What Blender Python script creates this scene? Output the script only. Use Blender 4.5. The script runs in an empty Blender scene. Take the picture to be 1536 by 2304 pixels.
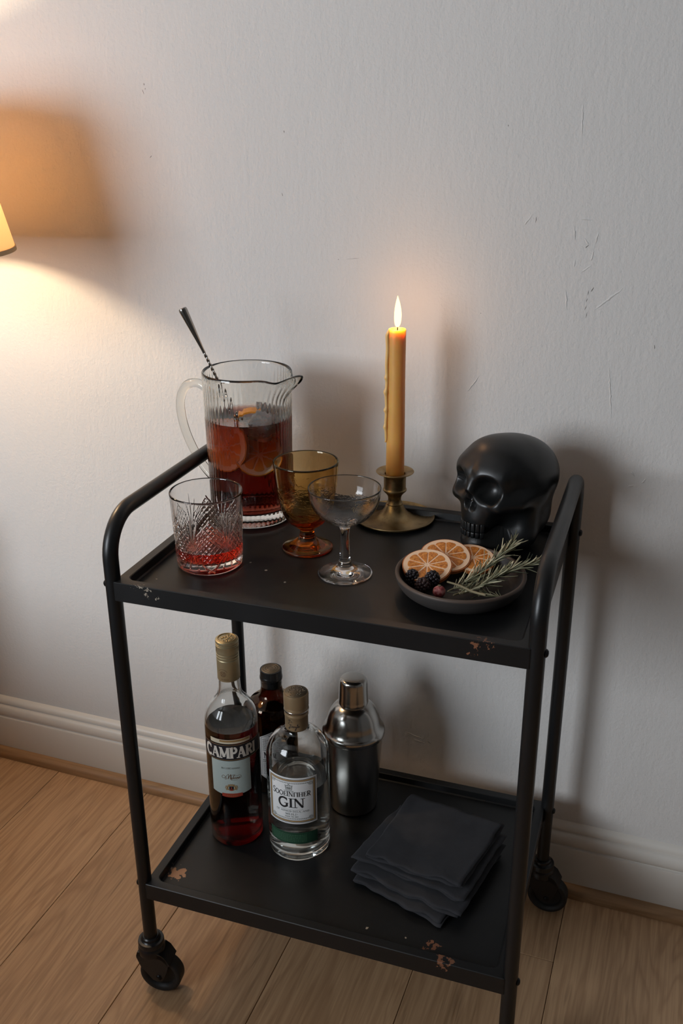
import bpy, bmesh, math, random
import numpy as np
from mathutils import Vector, Matrix, noise
random.seed(7)
SC = bpy.context.scene
COL = SC.collection
PI = math.pi

# ------------------------------------------------------------------ camera
TH = 0.0185                                  # the cart stands turned by a degree to the wall
def rm(x, y, z=0.0):                         # cart frame -> room frame
    c, s = math.cos(TH), math.sin(TH)
    return (c*x - s*y, s*x + c*y, z)
CAM = Vector(rm(0.582, -0.8687, 1.1364))
cam_d = bpy.data.cameras.new('camera')
cam = bpy.data.objects.new('camera', cam_d); COL.objects.link(cam)
cam_d.sensor_fit = 'HORIZONTAL'; cam_d.sensor_width = 36.0
cam_d.lens = 2165.5/1536*36.0
cam_d.clip_start = 0.02
def cam_axes(pitch, yaw, roll):
    fw = Vector((math.sin(yaw)*math.cos(pitch), math.cos(yaw)*math.cos(pitch), -math.sin(pitch)))
    rt = Vector((math.cos(yaw), -math.sin(yaw), 0)); up = rt.cross(fw)
    c, s = math.cos(roll), math.sin(roll)
    return c*rt + s*up, -s*rt + c*up, fw
_r, _u, _f = cam_axes(0.3883, -0.33256 - TH, -0.0061)
cam.matrix_world = Matrix(((_r.x, _u.x, -_f.x, CAM.x), (_r.y, _u.y, -_f.y, CAM.y), (_r.z, _u.z, -_f.z, CAM.z), (0, 0, 0, 1)))
SC.camera = cam

# ------------------------------------------------------------------ world, daylight, exposure
SC.view_settings.view_transform = 'Standard'; SC.view_settings.look = 'None'
SC.view_settings.exposure = 0.0; SC.view_settings.gamma = 1.0
SC.view_settings.use_curve_mapping = False
cy = SC.cycles
cy.max_bounces = 20; cy.transmission_bounces = 20; cy.glossy_bounces = 8; cy.diffuse_bounces = 5
cy.transparent_max_bounces = 16; cy.volume_bounces = 0
cy.blur_glossy = 0.6; cy.sample_clamp_indirect = 3.0
cy.use_denoising = True
world = bpy.data.worlds.new('sky'); SC.world = world; world.use_nodes = True
world.node_tree.nodes['Background'].inputs[0].default_value = (0.62, 0.78, 1.0, 1)
world.node_tree.nodes['Background'].inputs[1].default_value = 1.2
def area(name, loc, target, sx, sy, power, color):
    d = bpy.data.lights.new(name, 'AREA'); d.shape = 'RECTANGLE'; d.size = sx; d.size_y = sy
    d.energy = power; d.color = color
    o = bpy.data.objects.new(name, d); COL.objects.link(o); o.location = loc
    o.rotation_euler = (Vector(target) - Vector(loc)).to_track_quat('-Z', 'Y').to_euler()
    return o
# overcast daylight coming in at the window in the front wall
WIN = (-1.60, -2.46, 1.50)
area('window_daylight', WIN, (-1.60, 0.0, 1.50 - 0.35), 1.45, 1.3, 86.0, (0.87, 0.925, 0.985))
def point(name, loc, power, color, radius):
    d = bpy.data.lights.new(name, 'POINT'); d.energy = power; d.color = color; d.shadow_soft_size = radius
    o = bpy.data.objects.new(name, d); COL.objects.link(o); o.location = loc
    return o
LAMP = Vector((-0.418, 0.175, 1.078))
LAMP_POWER = 6.8
CANDLE_POWER = 1.0

# ------------------------------------------------------------------ materials
MATS = {}
class NT:
    def __init__(s, m): s.t = m.node_tree; s.n = s.t.nodes; s.l = s.t.links
    def add(s, typ, **kw):
        n = s.n.new(typ)
        for k, v in kw.items():
            if k.startswith('_'): setattr(n, k[1:], v)
        return n
    def link(s, a, b): s.l.new(a, b)
    def val(s, inp, v):
        if isinstance(v, (int, float)): inp.default_value = v
        elif isinstance(v, tuple): inp.default_value = v
        else: s.link(v, inp)
    def math(s, op, a, b=0.0, c=None, clamp=False):
        n = s.n.new('ShaderNodeMath'); n.operation = op; n.use_clamp = clamp
        s.val(n.inputs[0], a); s.val(n.inputs[1], b)
        if c is not None: s.val(n.inputs[2], c)
        return n.outputs[0]
    def vmath(s, op, a, b=(0, 0, 0)):
        n = s.n.new('ShaderNodeVectorMath'); n.operation = op
        s.val(n.inputs[0], a)
        if op == 'SCALE': s.val(n.inputs['Scale'], b)
        else: s.val(n.inputs[1], b)
        return n.outputs['Value'] if op in ('DOT_PRODUCT', 'LENGTH', 'DISTANCE') else n.outputs[0]
    def noise(s, vec, scale, detail=3, rough=0.5, dist=0.0):
        n = s.n.new('ShaderNodeTexNoise'); s.val(n.inputs['Vector'], vec)
        n.inputs['Scale'].default_value = scale; n.inputs['Detail'].default_value = detail
        n.inputs['Roughness'].default_value = rough; n.inputs['Distortion'].default_value = dist
        return n.outputs['Fac']
    def ramp(s, fac, *stops):
        n = s.n.new('ShaderNodeValToRGB'); s.val(n.inputs[0], fac)
        e = n.color_ramp.elements
        while len(e) < len(stops): e.new(0.5)
        for i, (p, c) in enumerate(stops): e[i].position = p; e[i].color = (*c, 1)
        return n.outputs[0]
    def mix(s, fac, a, b):
        n = s.n.new('ShaderNodeMix'); n.data_type = 'RGBA'
        s.val(n.inputs[0], fac)
        for i, v in ((6, a), (7, b)):
            if isinstance(v, tuple): n.inputs[i].default_value = (*v[:3], 1)
            else: s.link(v, n.inputs[i])
        return n.outputs[2]
    def bump(s, height, strength=0.3, dist=0.001, normal=None):
        n = s.n.new('ShaderNodeBump'); s.link(height, n.inputs['Height'])
        n.inputs['Strength'].default_value = strength; n.inputs['Distance'].default_value = dist
        if normal is not None: s.link(normal, n.inputs['Normal'])
        return n.outputs[0]
    def obj(s):
        if not hasattr(s, '_tc'): s._tc = s.n.new('ShaderNodeTexCoord')
        return s._tc.outputs['Object']
def mat(name, base=(0.5, 0.5, 0.5), rough=0.5, metal=0.0, **kw):
    m = bpy.data.materials.new(name); m.use_nodes = True
    b = m.node_tree.nodes['Principled BSDF']
    b.inputs['Base Color'].default_value = (*base, 1); b.inputs['Roughness'].default_value = rough
    b.inputs['Metallic'].default_value = metal
    for k, v in kw.items(): b.inputs[k].default_value = v
    MATS[name] = m
    return m, NT(m), b
def glass(name, color=(1, 1, 1), ior=1.45, rough=0.0, absorb=None, density=0.0, bumpf=None):
    m = bpy.data.materials.new(name); m.use_nodes = True; n = NT(m)
    m.node_tree.nodes.remove(m.node_tree.nodes['Principled BSDF'])
    out = m.node_tree.nodes['Material Output']
    g = n.add('ShaderNodeBsdfGlass'); g.inputs['Color'].default_value = (*color, 1)
    g.inputs['IOR'].default_value = ior; g.inputs['Roughness'].default_value = rough
    n.link(g.outputs[0], out.inputs['Surface'])
    if absorb:
        v = n.add('ShaderNodeVolumeAbsorption'); v.inputs['Color'].default_value = (*absorb, 1)
        v.inputs['Density'].default_value = density
        n.link(v.outputs[0], out.inputs['Volume'])
    if bumpf: n.link(bumpf(n), g.inputs['Normal'])
    MATS[name] = m
    return m

# plaster wall: fine roller stipple, trowel marks, a few nicks, cracks and a filled patch
m, n, b = mat('plaster', (0.60, 0.585, 0.565), 0.9)
p = n.obj()
st = n.noise(p, 210, 3, 0.6)
tr = n.add('ShaderNodeMapping'); tr.inputs['Scale'].default_value = (22, 22, 7); n.link(p, tr.inputs['Vector'])
tro = n.noise(tr.outputs[0], 1.0, 4, 0.55, 0.6)
tr2 = n.add('ShaderNodeMapping'); tr2.inputs['Scale'].default_value = (160, 160, 45); n.link(p, tr2.inputs['Vector'])
fin = n.noise(tr2.outputs[0], 1.0, 3, 0.6, 0.3)
RAISED_Y = 0.391
raised = [((0.480, 0.912), (0.512, 0.940), .0011), ((0.323, 0.793), (0.339, 0.817), .0007), ((0.447, 1.012), (0.449, 0.996), .0007),
          ((0.4765, 1.006), (0.474, 0.992), .0007), ((0.473, 0.984), (0.4705, 0.972), .0008), ((0.454, 1.0205), (0.468, 1.0200), .0005), ((0.471, 0.966), (0.460, 0.958), .001),
          ((0.4515, 0.972), (0.4505, 0.963), .0009), ((0.4600, 0.998), (0.4665, 0.991), .0012), ((0.394, 1.024), (0.386, 1.012), .001), ((0.505, 0.84), (0.514, 0.775), .0008),
          ((0.546, 0.705), (0.551, 0.698), .0012), ((0.561, 0.690), (0.566, 0.696), .0012), ((0.545, 0.683), (0.551, 0.686), .0012),
          ((0.445, 1.15), (0.447, 1.115), .0008), ((0.443, 0.935), (0.446, 0.91), .0009), ((0.247, 0.227), (0.277, 0.219), .0011),
          ((0.262, 0.215), (0.280, 0.213), .001), ((-0.05, 0.206), (0.03, 0.196), .0009), ((0.018, 0.43), (0.034, 0.42), .0009)]
cuts = [((0.400, 1.022), (0.3995, 1.015), .0009), ((0.4665, 0.991), (0.4625, 0.987), .0010), ((0.477, 0.940), (0.474, 0.934), .0009),
        ((0.471, 0.936), (0.4705, 0.930), .0007), ((0.4705, 0.926), (0.469, 0.921), .0007), ((0.470, 0.917), (0.468, 0.911), .0007),
        ((0.4715, 0.909), (0.4705, 0.901), .0006), ((0.138, 0.9606), (0.1385, 0.9600), .0012), ((0.150, 0.961), (0.168, 0.963), .0003),
        ((-0.1405, 1.182), (-0.140, 1.179), .0009), ((-0.139, 1.176), (-0.1393, 1.174), .0009), ((-0.1435, 1.174), (-0.1415, 1.168), .0007),
        ((0.0635, 1.122), (0.0638, 1.119), .0009), ((0.3585, 1.128), (0.3588, 1.126), .0009), ((0.5565, 0.873), (0.5575, 0.868), .001),
        ((-0.14, 1.087), (-0.1365, 1.09), .0007), ((0.0585, 1.044), (0.0590, 1.040), .0008), ((0.336, 0.9), (0.3362, 0.899), .0008),
        ((0.284, 0.2165), (0.290, 0.2135), .0010), ((0.003, 0.216), (0.001, 0.212), .0008)]
hgt = n.math('ADD', n.math('MULTIPLY', st, 0.40), n.math('ADD', n.math('MULTIPLY', tro, 0.55), n.math('MULTIPLY', fin, 0.30)))
n.link(n.bump(hgt, 0.9, 0.0018), b.inputs['Normal'])
n.link(n.mix(n.noise(p, 3.5, 4), (0.585, 0.57, 0.55), (0.625, 0.61, 0.59)), b.inputs['Base Color'])
mat('bare_plaster', (0.10, 0.09, 0.08), 0.95)
m, n, b = mat('white_gloss_paint', (0.66, 0.63, 0.58), 0.38)
n.link(n.bump(n.noise(n.obj(), 60, 3), 0.15, 0.0006), b.inputs['Normal'])
mat('ceiling_paint', (0.46, 0.45, 0.44), 0.9)
mat('sofa_blocker_fabric', (0.08, 0.085, 0.09), 0.9)
mat('dark_wall_paint', (0.22, 0.22, 0.22), 0.8)

def wood(name, along, c0, c1, c2, per_obj=True):
    m, n, b = mat(name, c1, 0.42)
    p = n.obj()
    if per_obj:
        oi = n.add('ShaderNodeObjectInfo')
        off = n.vmath('SCALE', (37.0, 91.0, 13.0), oi.outputs['Random'])
        p = n.vmath('ADD', p, off)
    mp = n.add('ShaderNodeMapping'); n.link(p, mp.inputs['Vector'])
    mp.inputs['Scale'].default_value = (10, 1.0, 10) if along == 'y' else (1.0, 10, 10)
    big = n.noise(mp.outputs[0], 1.6, 3, 0.5, 0.9)
    mp2 = n.add('ShaderNodeMapping'); n.link(p, mp2.inputs['Vector'])
    mp2.inputs['Scale'].default_value = (260, 7, 260) if along == 'y' else (7, 260, 260)
    fine = n.noise(mp2.outputs[0], 1.0, 3, 0.6, 0.2)
    rings = n.math('SINE', n.math('MULTIPLY', big, 62.0))
    rings = n.math('MULTIPLY_ADD', rings, 0.5, 0.5)
    mp3 = n.add('ShaderNodeMapping'); n.link(p, mp3.inputs['Vector'])
    mp3.inputs['Scale'].default_value = (150, 8.0, 150) if along == 'y' else (8.0, 150, 150)
    dash = n.noise(mp3.outputs[0], 1.0, 2, 0.5, 0.3)
    base = n.mix(n.noise(p, 2.2, 3), c0, c1)
    g = n.math('MULTIPLY', n.math('POWER', rings, 3.0), 0.42)
    base = n.mix(g, base, c2)
    base = n.mix(n.math('MULTIPLY', n.ramp(fine, (0.40, (1, 1, 1)), (0.60, (0, 0, 0))), 0.35), base, c2)
    base = n.mix(n.math('MULTIPLY', n.ramp(dash, (0.63, (0, 0, 0)), (0.78, (1, 1, 1))), 0.55), base, tuple(x*0.55 for x in c2))
    if per_obj:
        hv = n.add('ShaderNodeHueSaturation'); n.link(base, hv.inputs['Color'])
        n.link(n.math('MULTIPLY_ADD', oi.outputs['Random'], 0.16, 0.92), hv.inputs['Value'])
        base = hv.outputs[0]
    n.link(base, b.inputs['Base Color'])
    n.link(n.bump(n.math('ADD', fine, n.math('MULTIPLY', dash, 0.6)), 0.16, 0.0006), b.inputs['Normal'])
    n.link(n.math('MULTIPLY_ADD', fine, 0.2, 0.36), b.inputs['Roughness'])
wood('oak', 'y', (0.60, 0.385, 0.215), (0.52, 0.320, 0.175), (0.30, 0.165, 0.080))
wood('oak_trim', 'x', (0.42, 0.25, 0.125), (0.35, 0.20, 0.095), (0.20, 0.105, 0.045), False)
mat('screed', (0.05, 0.035, 0.025), 0.95)

# black powder coat with chips (positions in the cart's own frame)
def black_paint(name, chips=(), rough=0.42):
    m, n, b = mat(name, (0.0065, 0.0068, 0.0074), rough)
    b.inputs['Specular IOR Level'].default_value = 0.42
    p = n.obj()
    gr = n.noise(p, 900, 2)
    big = n.noise(p, 14, 4)
    n.link(n.bump(gr, 0.10, 0.0003), b.inputs['Normal'])
    n.link(n.math('MULTIPLY_ADD', big, 0.14, rough - 0.07), b.inputs['Roughness'])
    base = (0.0065, 0.0068, 0.0074)
    nc = n.noise(p, 300, 3, 0.65)
    nb = n.noise(p, 120, 3, 0.6)
    total = None
    for pos, r, colr, thr, fine in chips:
        d = n.math('DIVIDE', n.vmath('DISTANCE', p, pos), r)
        e = n.math('SUBTRACT', nc if fine else nb, n.math('MULTIPLY_ADD', n.math('POWER', d, 2.0), 0.28, thr))
        msk = n.math('MULTIPLY', e, 40.0, clamp=True)
        base = n.mix(msk, base, colr)
        total = msk if total is None else n.math('MAXIMUM', total, msk)
    if total is not None:
        n.link(base, b.inputs['Base Color'])
    return m
RUST = (0.20, 0.085, 0.045); BARE = (0.36, 0.19, 0.10); PALE = (0.34, 0.29, 0.23)
F1, F2 = 0.6295, 0.1805                       # upper and lower tray floors
black_paint('black_tray_paint', [
    ((0.037, -0.0075, 0.6435), .014, PALE, .52, True), ((0.048, -0.0075, 0.6340), .013, PALE, .54, True), ((0.060, -0.0075, 0.6290), .009, PALE, .58, True),
    ((0.034, 0.036, F1), .010, PALE, .60, True), ((0.1240, 0.112, F1), .0016, PALE, .25, True), ((0.151, 0.0976, F1), .0018, PALE, .25, True), ((0.185, 0.0744, F1), .0016, PALE, .25, True),
    ((0.4380, -0.0075, 0.6440), .016, RUST, .51, True), ((0.4290, -0.0075, 0.6300), .015, RUST, .50, False), ((0.445, -0.0075, 0.636), .010, RUST, .55, True)], 0.40)
black_paint('black_shelf_paint', [
    ((0.0300, 0.0330, F2), .015, BARE, .36, False), ((0.0150, 0.0440, F2), .013, PALE, .57, True), ((0.024, 0.050, F2), .010, PALE, .60, True),
    ((0.3042, 0.0247, F2), .0020, PALE, .22, True), ((0.3551, 0.0251, F2), .0014, PALE, .25, True),
    ((0.3900, 0.0230, F2), .015, RUST, .44, False), ((0.4120, -0.004, 0.1905), .017, RUST, .43, False), ((0.466, 0.012, F2), .006, PALE, .56, True)], 0.42)
black_paint('black_tube_paint', [((0.482, 0.14, 0.716), .004, PALE, .58, True)], 0.36)
mat('black_plastic', (0.010, 0.010, 0.011), 0.32)
mat('black_rubber', (0.014, 0.014, 0.014), 0.55)
mat('black_bolt', (0.012, 0.012, 0.013), 0.35, 0.6)

# glass and liquids
def fine_bump(scale, st, dist):
    return lambda n: n.bump(n.noise(n.obj(), scale, 2), st, dist)
glass('clear_glass', (0.98, 0.985, 0.98), 1.46)
glass('cut_crystal', (0.985, 0.98, 0.975), 1.5)
def seedy(n):
    p = n.obj(); v = n.add('ShaderNodeTexVoronoi'); n.link(p, v.inputs['Vector']); v.inputs['Scale'].default_value = 420
    z = n.add('ShaderNodeSeparateXYZ'); n.link(p, z.inputs[0])
    k = n.ramp(z.outputs[2], (0.060, (0, 0, 0)), (0.064, (1, 1, 1)), (0.080, (0.7, 0.7, 0.7)), (0.100, (0, 0, 0)))
    h = n.math('MULTIPLY', n.math('SUBTRACT', v.outputs['Distance'], 0.35, clamp=True), k)
    return n.bump(h, 0.22, 0.0007)
glass('seeded_glass', (0.985, 0.985, 0.985), 1.45, bumpf=seedy)
def hammered(n):
    p = n.obj(); mp = n.add('ShaderNodeMapping'); n.link(p, mp.inputs['Vector'])
    mp.inputs['Scale'].default_value = (38, 38, 80); mp.inputs['Rotation'].default_value = (0.5, 0.3, 0)
    z = n.add('ShaderNodeSeparateXYZ'); n.link(p, z.inputs[0])
    k = n.ramp(z.outputs[2], (0.038, (0, 0, 0)), (0.045, (1, 1, 1)), (0.075, (1, 1, 1)), (0.088, (0, 0, 0)))
    return n.bump(n.math('MULTIPLY', n.ramp(n.noise(mp.outputs[0], 1.0, 3, 0.5, 1.5), (0.46, (0, 0, 0)), (0.60, (1, 1, 1))), k), 0.35, 0.0008)
glass('amber_glass', (0.96, 0.90, 0.72), 1.5, absorb=(0.84, 0.50, 0.06), density=115, bumpf=hammered)
glass('handle_glass', (0.97, 0.97, 0.95), 1.46, rough=0.08)
glass('brown_glass', (0.85, 0.70, 0.55), 1.5, absorb=(0.55, 0.17, 0.03), density=900)
glass('negroni', (1, 1, 1), 1.34, absorb=(0.66, 0.20, 0.045), density=72)
glass('red_aperitif', (1, 1, 1), 1.34, absorb=(0.97, 0.27, 0.02), density=95)
glass('bitter_red', (1, 1, 1), 1.34, absorb=(0.70, 0.06, 0.03), density=130)
glass('dark_liqueur', (1, 1, 1), 1.34, absorb=(0.4, 0.1, 0.03), density=160)
glass('clear_spirit', (1, 1, 1), 1.34, absorb=(0.95, 1.0, 0.93), density=1.0)
m, n, b = mat('ice', (0.95, 0.96, 0.97), 0.12, IOR=1.31); b.inputs['Transmission Weight'].default_value = 0.78
n.link(n.math('MULTIPLY_ADD', n.noise(n.obj(), 90, 3), 0.5, 0.0), b.inputs['Roughness'])

# metals
m, n, b = mat('aged_brass', (0.33, 0.235, 0.115), 0.38, 1.0)
p = n.obj(); nb_ = n.noise(p, 45, 5, 0.65)
n.link(n.ramp(nb_, (0.30, (0.16, 0.11, 0.06)), (0.50, (0.34, 0.24, 0.115)), (0.72, (0.43, 0.32, 0.17))), b.inputs['Base Color'])
n.link(n.math('MULTIPLY_ADD', n.noise(p, 120, 4), 0.3, 0.25), b.inputs['Roughness'])
n.link(n.bump(n.noise(p, 260, 3), 0.10, 0.0005), b.inputs['Normal'])
m, n, b = mat('brushed_steel', (0.44, 0.425, 0.40), 0.28, 1.0)
mp = n.add('ShaderNodeMapping'); n.link(n.obj(), mp.inputs['Vector']); mp.inputs['Scale'].default_value = (60, 60, 1500)
n.link(n.bump(n.noise(mp.outputs[0], 1, 2), 0.06, 0.0002), b.inputs['Normal'])
mat('polished_steel', (0.46, 0.445, 0.42), 0.20, 1.0)
mat('dark_steel', (0.34, 0.33, 0.31), 0.22, 1.0)
m, n, b = mat('gold_foil', (0.46, 0.39, 0.24), 0.40, 0.7)
n.link(n.bump(n.noise(n.obj(), 500, 2), 0.08, 0.0003), b.inputs['Normal'])
mat('gold_foil_top', (0.50, 0.34, 0.15), 0.42, 0.7)
m, n, b = mat('tan_foil', (0.27, 0.19, 0.105), 0.42, 0.45)
m, n, b = mat('bronze_cap_top', (0.13, 0.10, 0.065), 0.5, 0.5)
n.link(n.bump(n.noise(n.obj(), 700, 3), 0.35, 0.0005), b.inputs['Normal'])
mat('black_cap', (0.010, 0.010, 0.010), 0.22)

# wax, flame
m, n, b = mat('beeswax', (0.66, 0.37, 0.095), 0.42)
b.inputs['Subsurface Weight'].default_value = 0.8; b.inputs['Subsurface Radius'].default_value = (1.0, 0.52, 0.16); b.inputs['Subsurface Scale'].default_value = 0.038
n.link(n.mix(n.noise(n.obj(), 30, 4), (0.58, 0.29, 0.070), (0.66, 0.36, 0.095)), b.inputs['Base Color'])
m, n, b = mat('drip_wax', (0.72, 0.45, 0.16), 0.4)
b.inputs['Subsurface Weight'].default_value = 0.4; b.inputs['Subsurface Radius'].default_value = (1.0, 0.5, 0.2); b.inputs['Subsurface Scale'].default_value = 0.006
mat('wick', (0.03, 0.018, 0.012), 0.9)
m = bpy.data.materials.new('flame'); m.use_nodes = True; n = NT(m); n.n.remove(n.n['Principled BSDF'])
e = n.add('ShaderNodeEmission'); z = n.add('ShaderNodeSeparateXYZ'); n.link(n.obj(), z.inputs[0])
n.link(n.ramp(n.math('DIVIDE', n.math('SUBTRACT', z.outputs[2], 0.262), 0.04), (0.0, (1.0, 0.55, 0.22)), (0.22, (1.0, 0.78, 0.48)), (0.6, (1.0, 0.86, 0.60)), (1.0, (1.0, 0.62, 0.25))), e.inputs[0])
e.inputs[1].default_value = 4.0
n.link(e.outputs[0], n.n['Material Output'].inputs['Surface']); MATS['flame'] = m

# skull, ceramics, food, cloth, labels
m, n, b = mat('black_ceramic', (0.0060, 0.0066, 0.0070), 0.36)
n.link(n.bump(n.noise(n.obj(), 600, 2), 0.06, 0.0003), b.inputs['Normal'])
m, n, b = mat('stoneware', (0.055, 0.047, 0.042), 0.6)
p = n.obj(); mp = n.add('ShaderNodeMapping'); n.link(p, mp.inputs['Vector']); mp.inputs['Scale'].default_value = (40, 40, 900)
n.link(n.mix(n.noise(mp.outputs[0], 1, 3), (0.026, 0.023, 0.022), (0.043, 0.036, 0.032)), b.inputs['Base Color'])
n.link(n.bump(n.noise(mp.outputs[0], 1, 2), 0.2, 0.0004), b.inputs['Normal'])
m, n, b = mat('stoneware_rim', (0.075, 0.050, 0.037), 0.55)
m, n, b = mat('orange_rind', (0.46, 0.13, 0.025), 0.5)
n.link(n.bump(n.noise(n.obj(), 700, 3), 0.4, 0.0006), b.inputs['Normal'])
mat('orange_pith', (0.90, 0.62, 0.41), 0.6)
m, n, b = mat('orange_flesh', (0.50, 0.17, 0.03), 0.42)
p = n.obj(); f = n.noise(p, 330, 4, 0.6, 0.6)
n.link(n.ramp(f, (0.30, (0.34, 0.085, 0.010)), (0.5, (0.62, 0.195, 0.025)), (0.70, (0.80, 0.36, 0.075))), b.inputs['Base Color'])
n.link(n.bump(f, 0.8, 0.0012), b.inputs['Normal'])
mat('fresh_orange_peel', (0.82, 0.30, 0.03), 0.4)
m, n, b = mat('fresh_orange_flesh', (0.85, 0.36, 0.06), 0.35)
b.inputs['Subsurface Weight'].default_value = 0.2; b.inputs['Subsurface Scale'].default_value = 0.005
m, n, b = mat('blackberry', (0.012, 0.007, 0.010), 0.40)
mat('blackberry_dry', (0.028, 0.010, 0.010), 0.5)
m, n, b = mat('red_berry', (0.30, 0.03, 0.035), 0.5)
n.link(n.ramp(n.noise(n.obj(), 260, 4), (0.40, (0.24, 0.02, 0.025)), (0.66, (0.52, 0.22, 0.20))), b.inputs['Base Color'])
m, n, b = mat('rosemary_leaf', (0.16, 0.17, 0.095), 0.5)
oi = n.add('ShaderNodeObjectInfo')
n.link(n.ramp(oi.outputs['Random'], (0.0, (0.050, 0.058, 0.030)), (0.45, (0.21, 0.20, 0.11)), (1.0, (0.62, 0.56, 0.37))), b.inputs['Base Color'])
mat('rosemary_stem', (0.19, 0.155, 0.085), 0.65)
m, n, b = mat('navy_linen', (0.016, 0.018, 0.025), 0.85)
p = n.obj()
w1 = n.add('ShaderNodeTexWave'); n.link(p, w1.inputs['Vector']); w1.inputs['Scale'].default_value = 420; w1.bands_direction = 'X'
w2 = n.add('ShaderNodeTexWave'); n.link(p, w2.inputs['Vector']); w2.inputs['Scale'].default_value = 420; w2.bands_direction = 'Y'
n.link(n.bump(n.math('ADD', w1.outputs['Fac'], w2.outputs['Fac']), 0.25, 0.0004), b.inputs['Normal'])
n.link(n.mix(n.noise(p, 60, 4), (0.024, 0.0245, 0.028), (0.038, 0.038, 0.043)), b.inputs['Base Color'])
b.inputs['Sheen Weight'].default_value = 0.05; b.inputs['Specular IOR Level'].default_value = 0.2
mat('label_black', (0.012, 0.014, 0.020), 0.45)
m, n, b = mat('label_pale_blue', (0.42, 0.50, 0.48), 0.6)
n.link(n.mix(n.noise(n.obj(), 800, 2), (0.40, 0.49, 0.48), (0.46, 0.53, 0.50)), b.inputs['Base Color'])
mat('label_cream', (0.62, 0.56, 0.42), 0.55)
mat('label_white', (0.66, 0.67, 0.67), 0.6)
mat('label_gold', (0.40, 0.25, 0.10), 0.45, 0.3)
mat('label_green', (0.012, 0.050, 0.026), 0.55)
mat('label_green_print', (0.05, 0.13, 0.07), 0.55)
mat('label_red', (0.34, 0.045, 0.025), 0.5)
mat('label_ink', (0.014, 0.014, 0.016), 0.55)
mat('label_brown_ink', (0.14, 0.075, 0.035), 0.55)
mat('label_grey_ink', (0.18, 0.19, 0.18), 0.55)
mat('label_white_print', (0.68, 0.64, 0.57), 0.5)
# lamp
m = bpy.data.materials.new('linen_shade'); m.use_nodes = True; n = NT(m); n.n.remove(n.n['Principled BSDF'])
df = n.add('ShaderNodeBsdfDiffuse'); df.inputs[0].default_value = (0.70, 0.55, 0.38, 1)
tl = n.add('ShaderNodeBsdfTranslucent'); tl.inputs[0].default_value = (0.86, 0.69, 0.49, 1)
mx = n.add('ShaderNodeMixShader'); mx.inputs[0].default_value = 0.54
mpn = n.add('ShaderNodeMapping'); n.link(n.obj(), mpn.inputs[0]); mpn.inputs['Scale'].default_value = (500, 500, 40)
bn = n.bump(n.noise(mpn.outputs[0], 1, 2), 0.3, 0.0005); n.link(bn, df.inputs['Normal'])
n.link(df.outputs[0], mx.inputs[1]); n.link(tl.outputs[0], mx.inputs[2]); n.link(mx.outputs[0], n.n['Material Output'].inputs['Surface']); MATS['linen_shade'] = m
mat('shade_trim', (0.46, 0.32, 0.17), 0.6)
mat('lamp_brass', (0.35, 0.26, 0.13), 0.35, 1.0)
m = bpy.data.materials.new('frosted_bulb'); m.use_nodes = True; n = NT(m); n.n.remove(n.n['Principled BSDF'])
e = n.add('ShaderNodeEmission'); e.inputs[0].default_value = (1, 0.72, 0.42, 1); e.inputs[1].default_value = 20.0
n.link(e.outputs[0], n.n['Material Output'].inputs['Surface']); MATS['frosted_bulb'] = m

# ------------------------------------------------------------------ mesh helpers
def build(name, verts, faces, material, parent=None, loc=None, smooth=True, sharp=35, recalc=True):
    me = bpy.data.meshes.new(name)
    me.from_pydata([tuple(v) for v in verts], [], faces); me.update()
    if recalc:
        bm = bmesh.new(); bm.from_mesh(me); bmesh.ops.recalc_face_normals(bm, faces=bm.faces); bm.to_mesh(me); bm.free()
    if smooth:
        me.shade_smooth()
        if sharp: me.set_sharp_from_angle(angle=math.radians(sharp))
    me.materials.append(MATS[material])
    o = bpy.data.objects.new(name, me); COL.objects.link(o)
    if parent is not None: o.parent = parent
    if loc is not None: o.location = loc
    return o
def thing(name, label, cat, loc=(0, 0, 0), rotz=0.0, group=None):
    o = bpy.data.objects.new(name, None); COL.objects.link(o); o.empty_display_size = 0.02
    o.location = loc; o.rotation_euler = (0, 0, rotz); o['label'] = label; o['category'] = cat
    if group: o['group'] = group
    return o
def tag(o, label, cat, group=None):
    o['label'] = label; o['category'] = cat
    if group: o['group'] = group
    return o
def struct(o): o['kind'] = 'structure'; return o
def lathe(prof, seg=64, rmod=None, centre=(0, 0, 0)):
    V, Fc, rings = [], [], []
    for r, z in prof:
        if r < 1e-7:
            rings.append([len(V)]); V.append((centre[0], centre[1], centre[2] + z))
        else:
            ring = []
            for i in range(seg):
                a = 2*PI*i/seg
                rr = r if rmod is None else rmod(r, z, a)
                ring.append(len(V)); V.append((centre[0] + rr*math.cos(a), centre[1] + rr*math.sin(a), centre[2] + z))
            rings.append(ring)
    for A, B in zip(rings[:-1], rings[1:]):
        if len(A) == 1 and len(B) == 1: continue
        for i in range(seg):
            j = (i + 1) % seg
            if len(A) == 1: Fc.append((A[0], B[i], B[j]))
            elif len(B) == 1: Fc.append((A[i], A[j], B[0]))
            else: Fc.append((A[i], A[j], B[j], B[i]))
    return V, Fc
def spline(pts, sub=6):
    P = [np.array(p, float) for p in pts]; out = []
    for i in range(len(P) - 1):
        p0 = P[max(i-1, 0)]; p1 = P[i]; p2 = P[i+1]; p3 = P[min(i+2, len(P)-1)]
        for k in range(sub):
            t = k/sub
            out.append(0.5*((2*p1) + (-p0 + p2)*t + (2*p0 - 5*p1 + 4*p2 - p3)*t*t + (-p0 + 3*p1 - 3*p2 + p3)*t**3))
    out.append(P[-1])
    return out
def sprof(pts, sub=5):
    return [(max(float(p[0]), 0.0), float(p[1])) for p in spline(pts, sub)]
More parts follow.
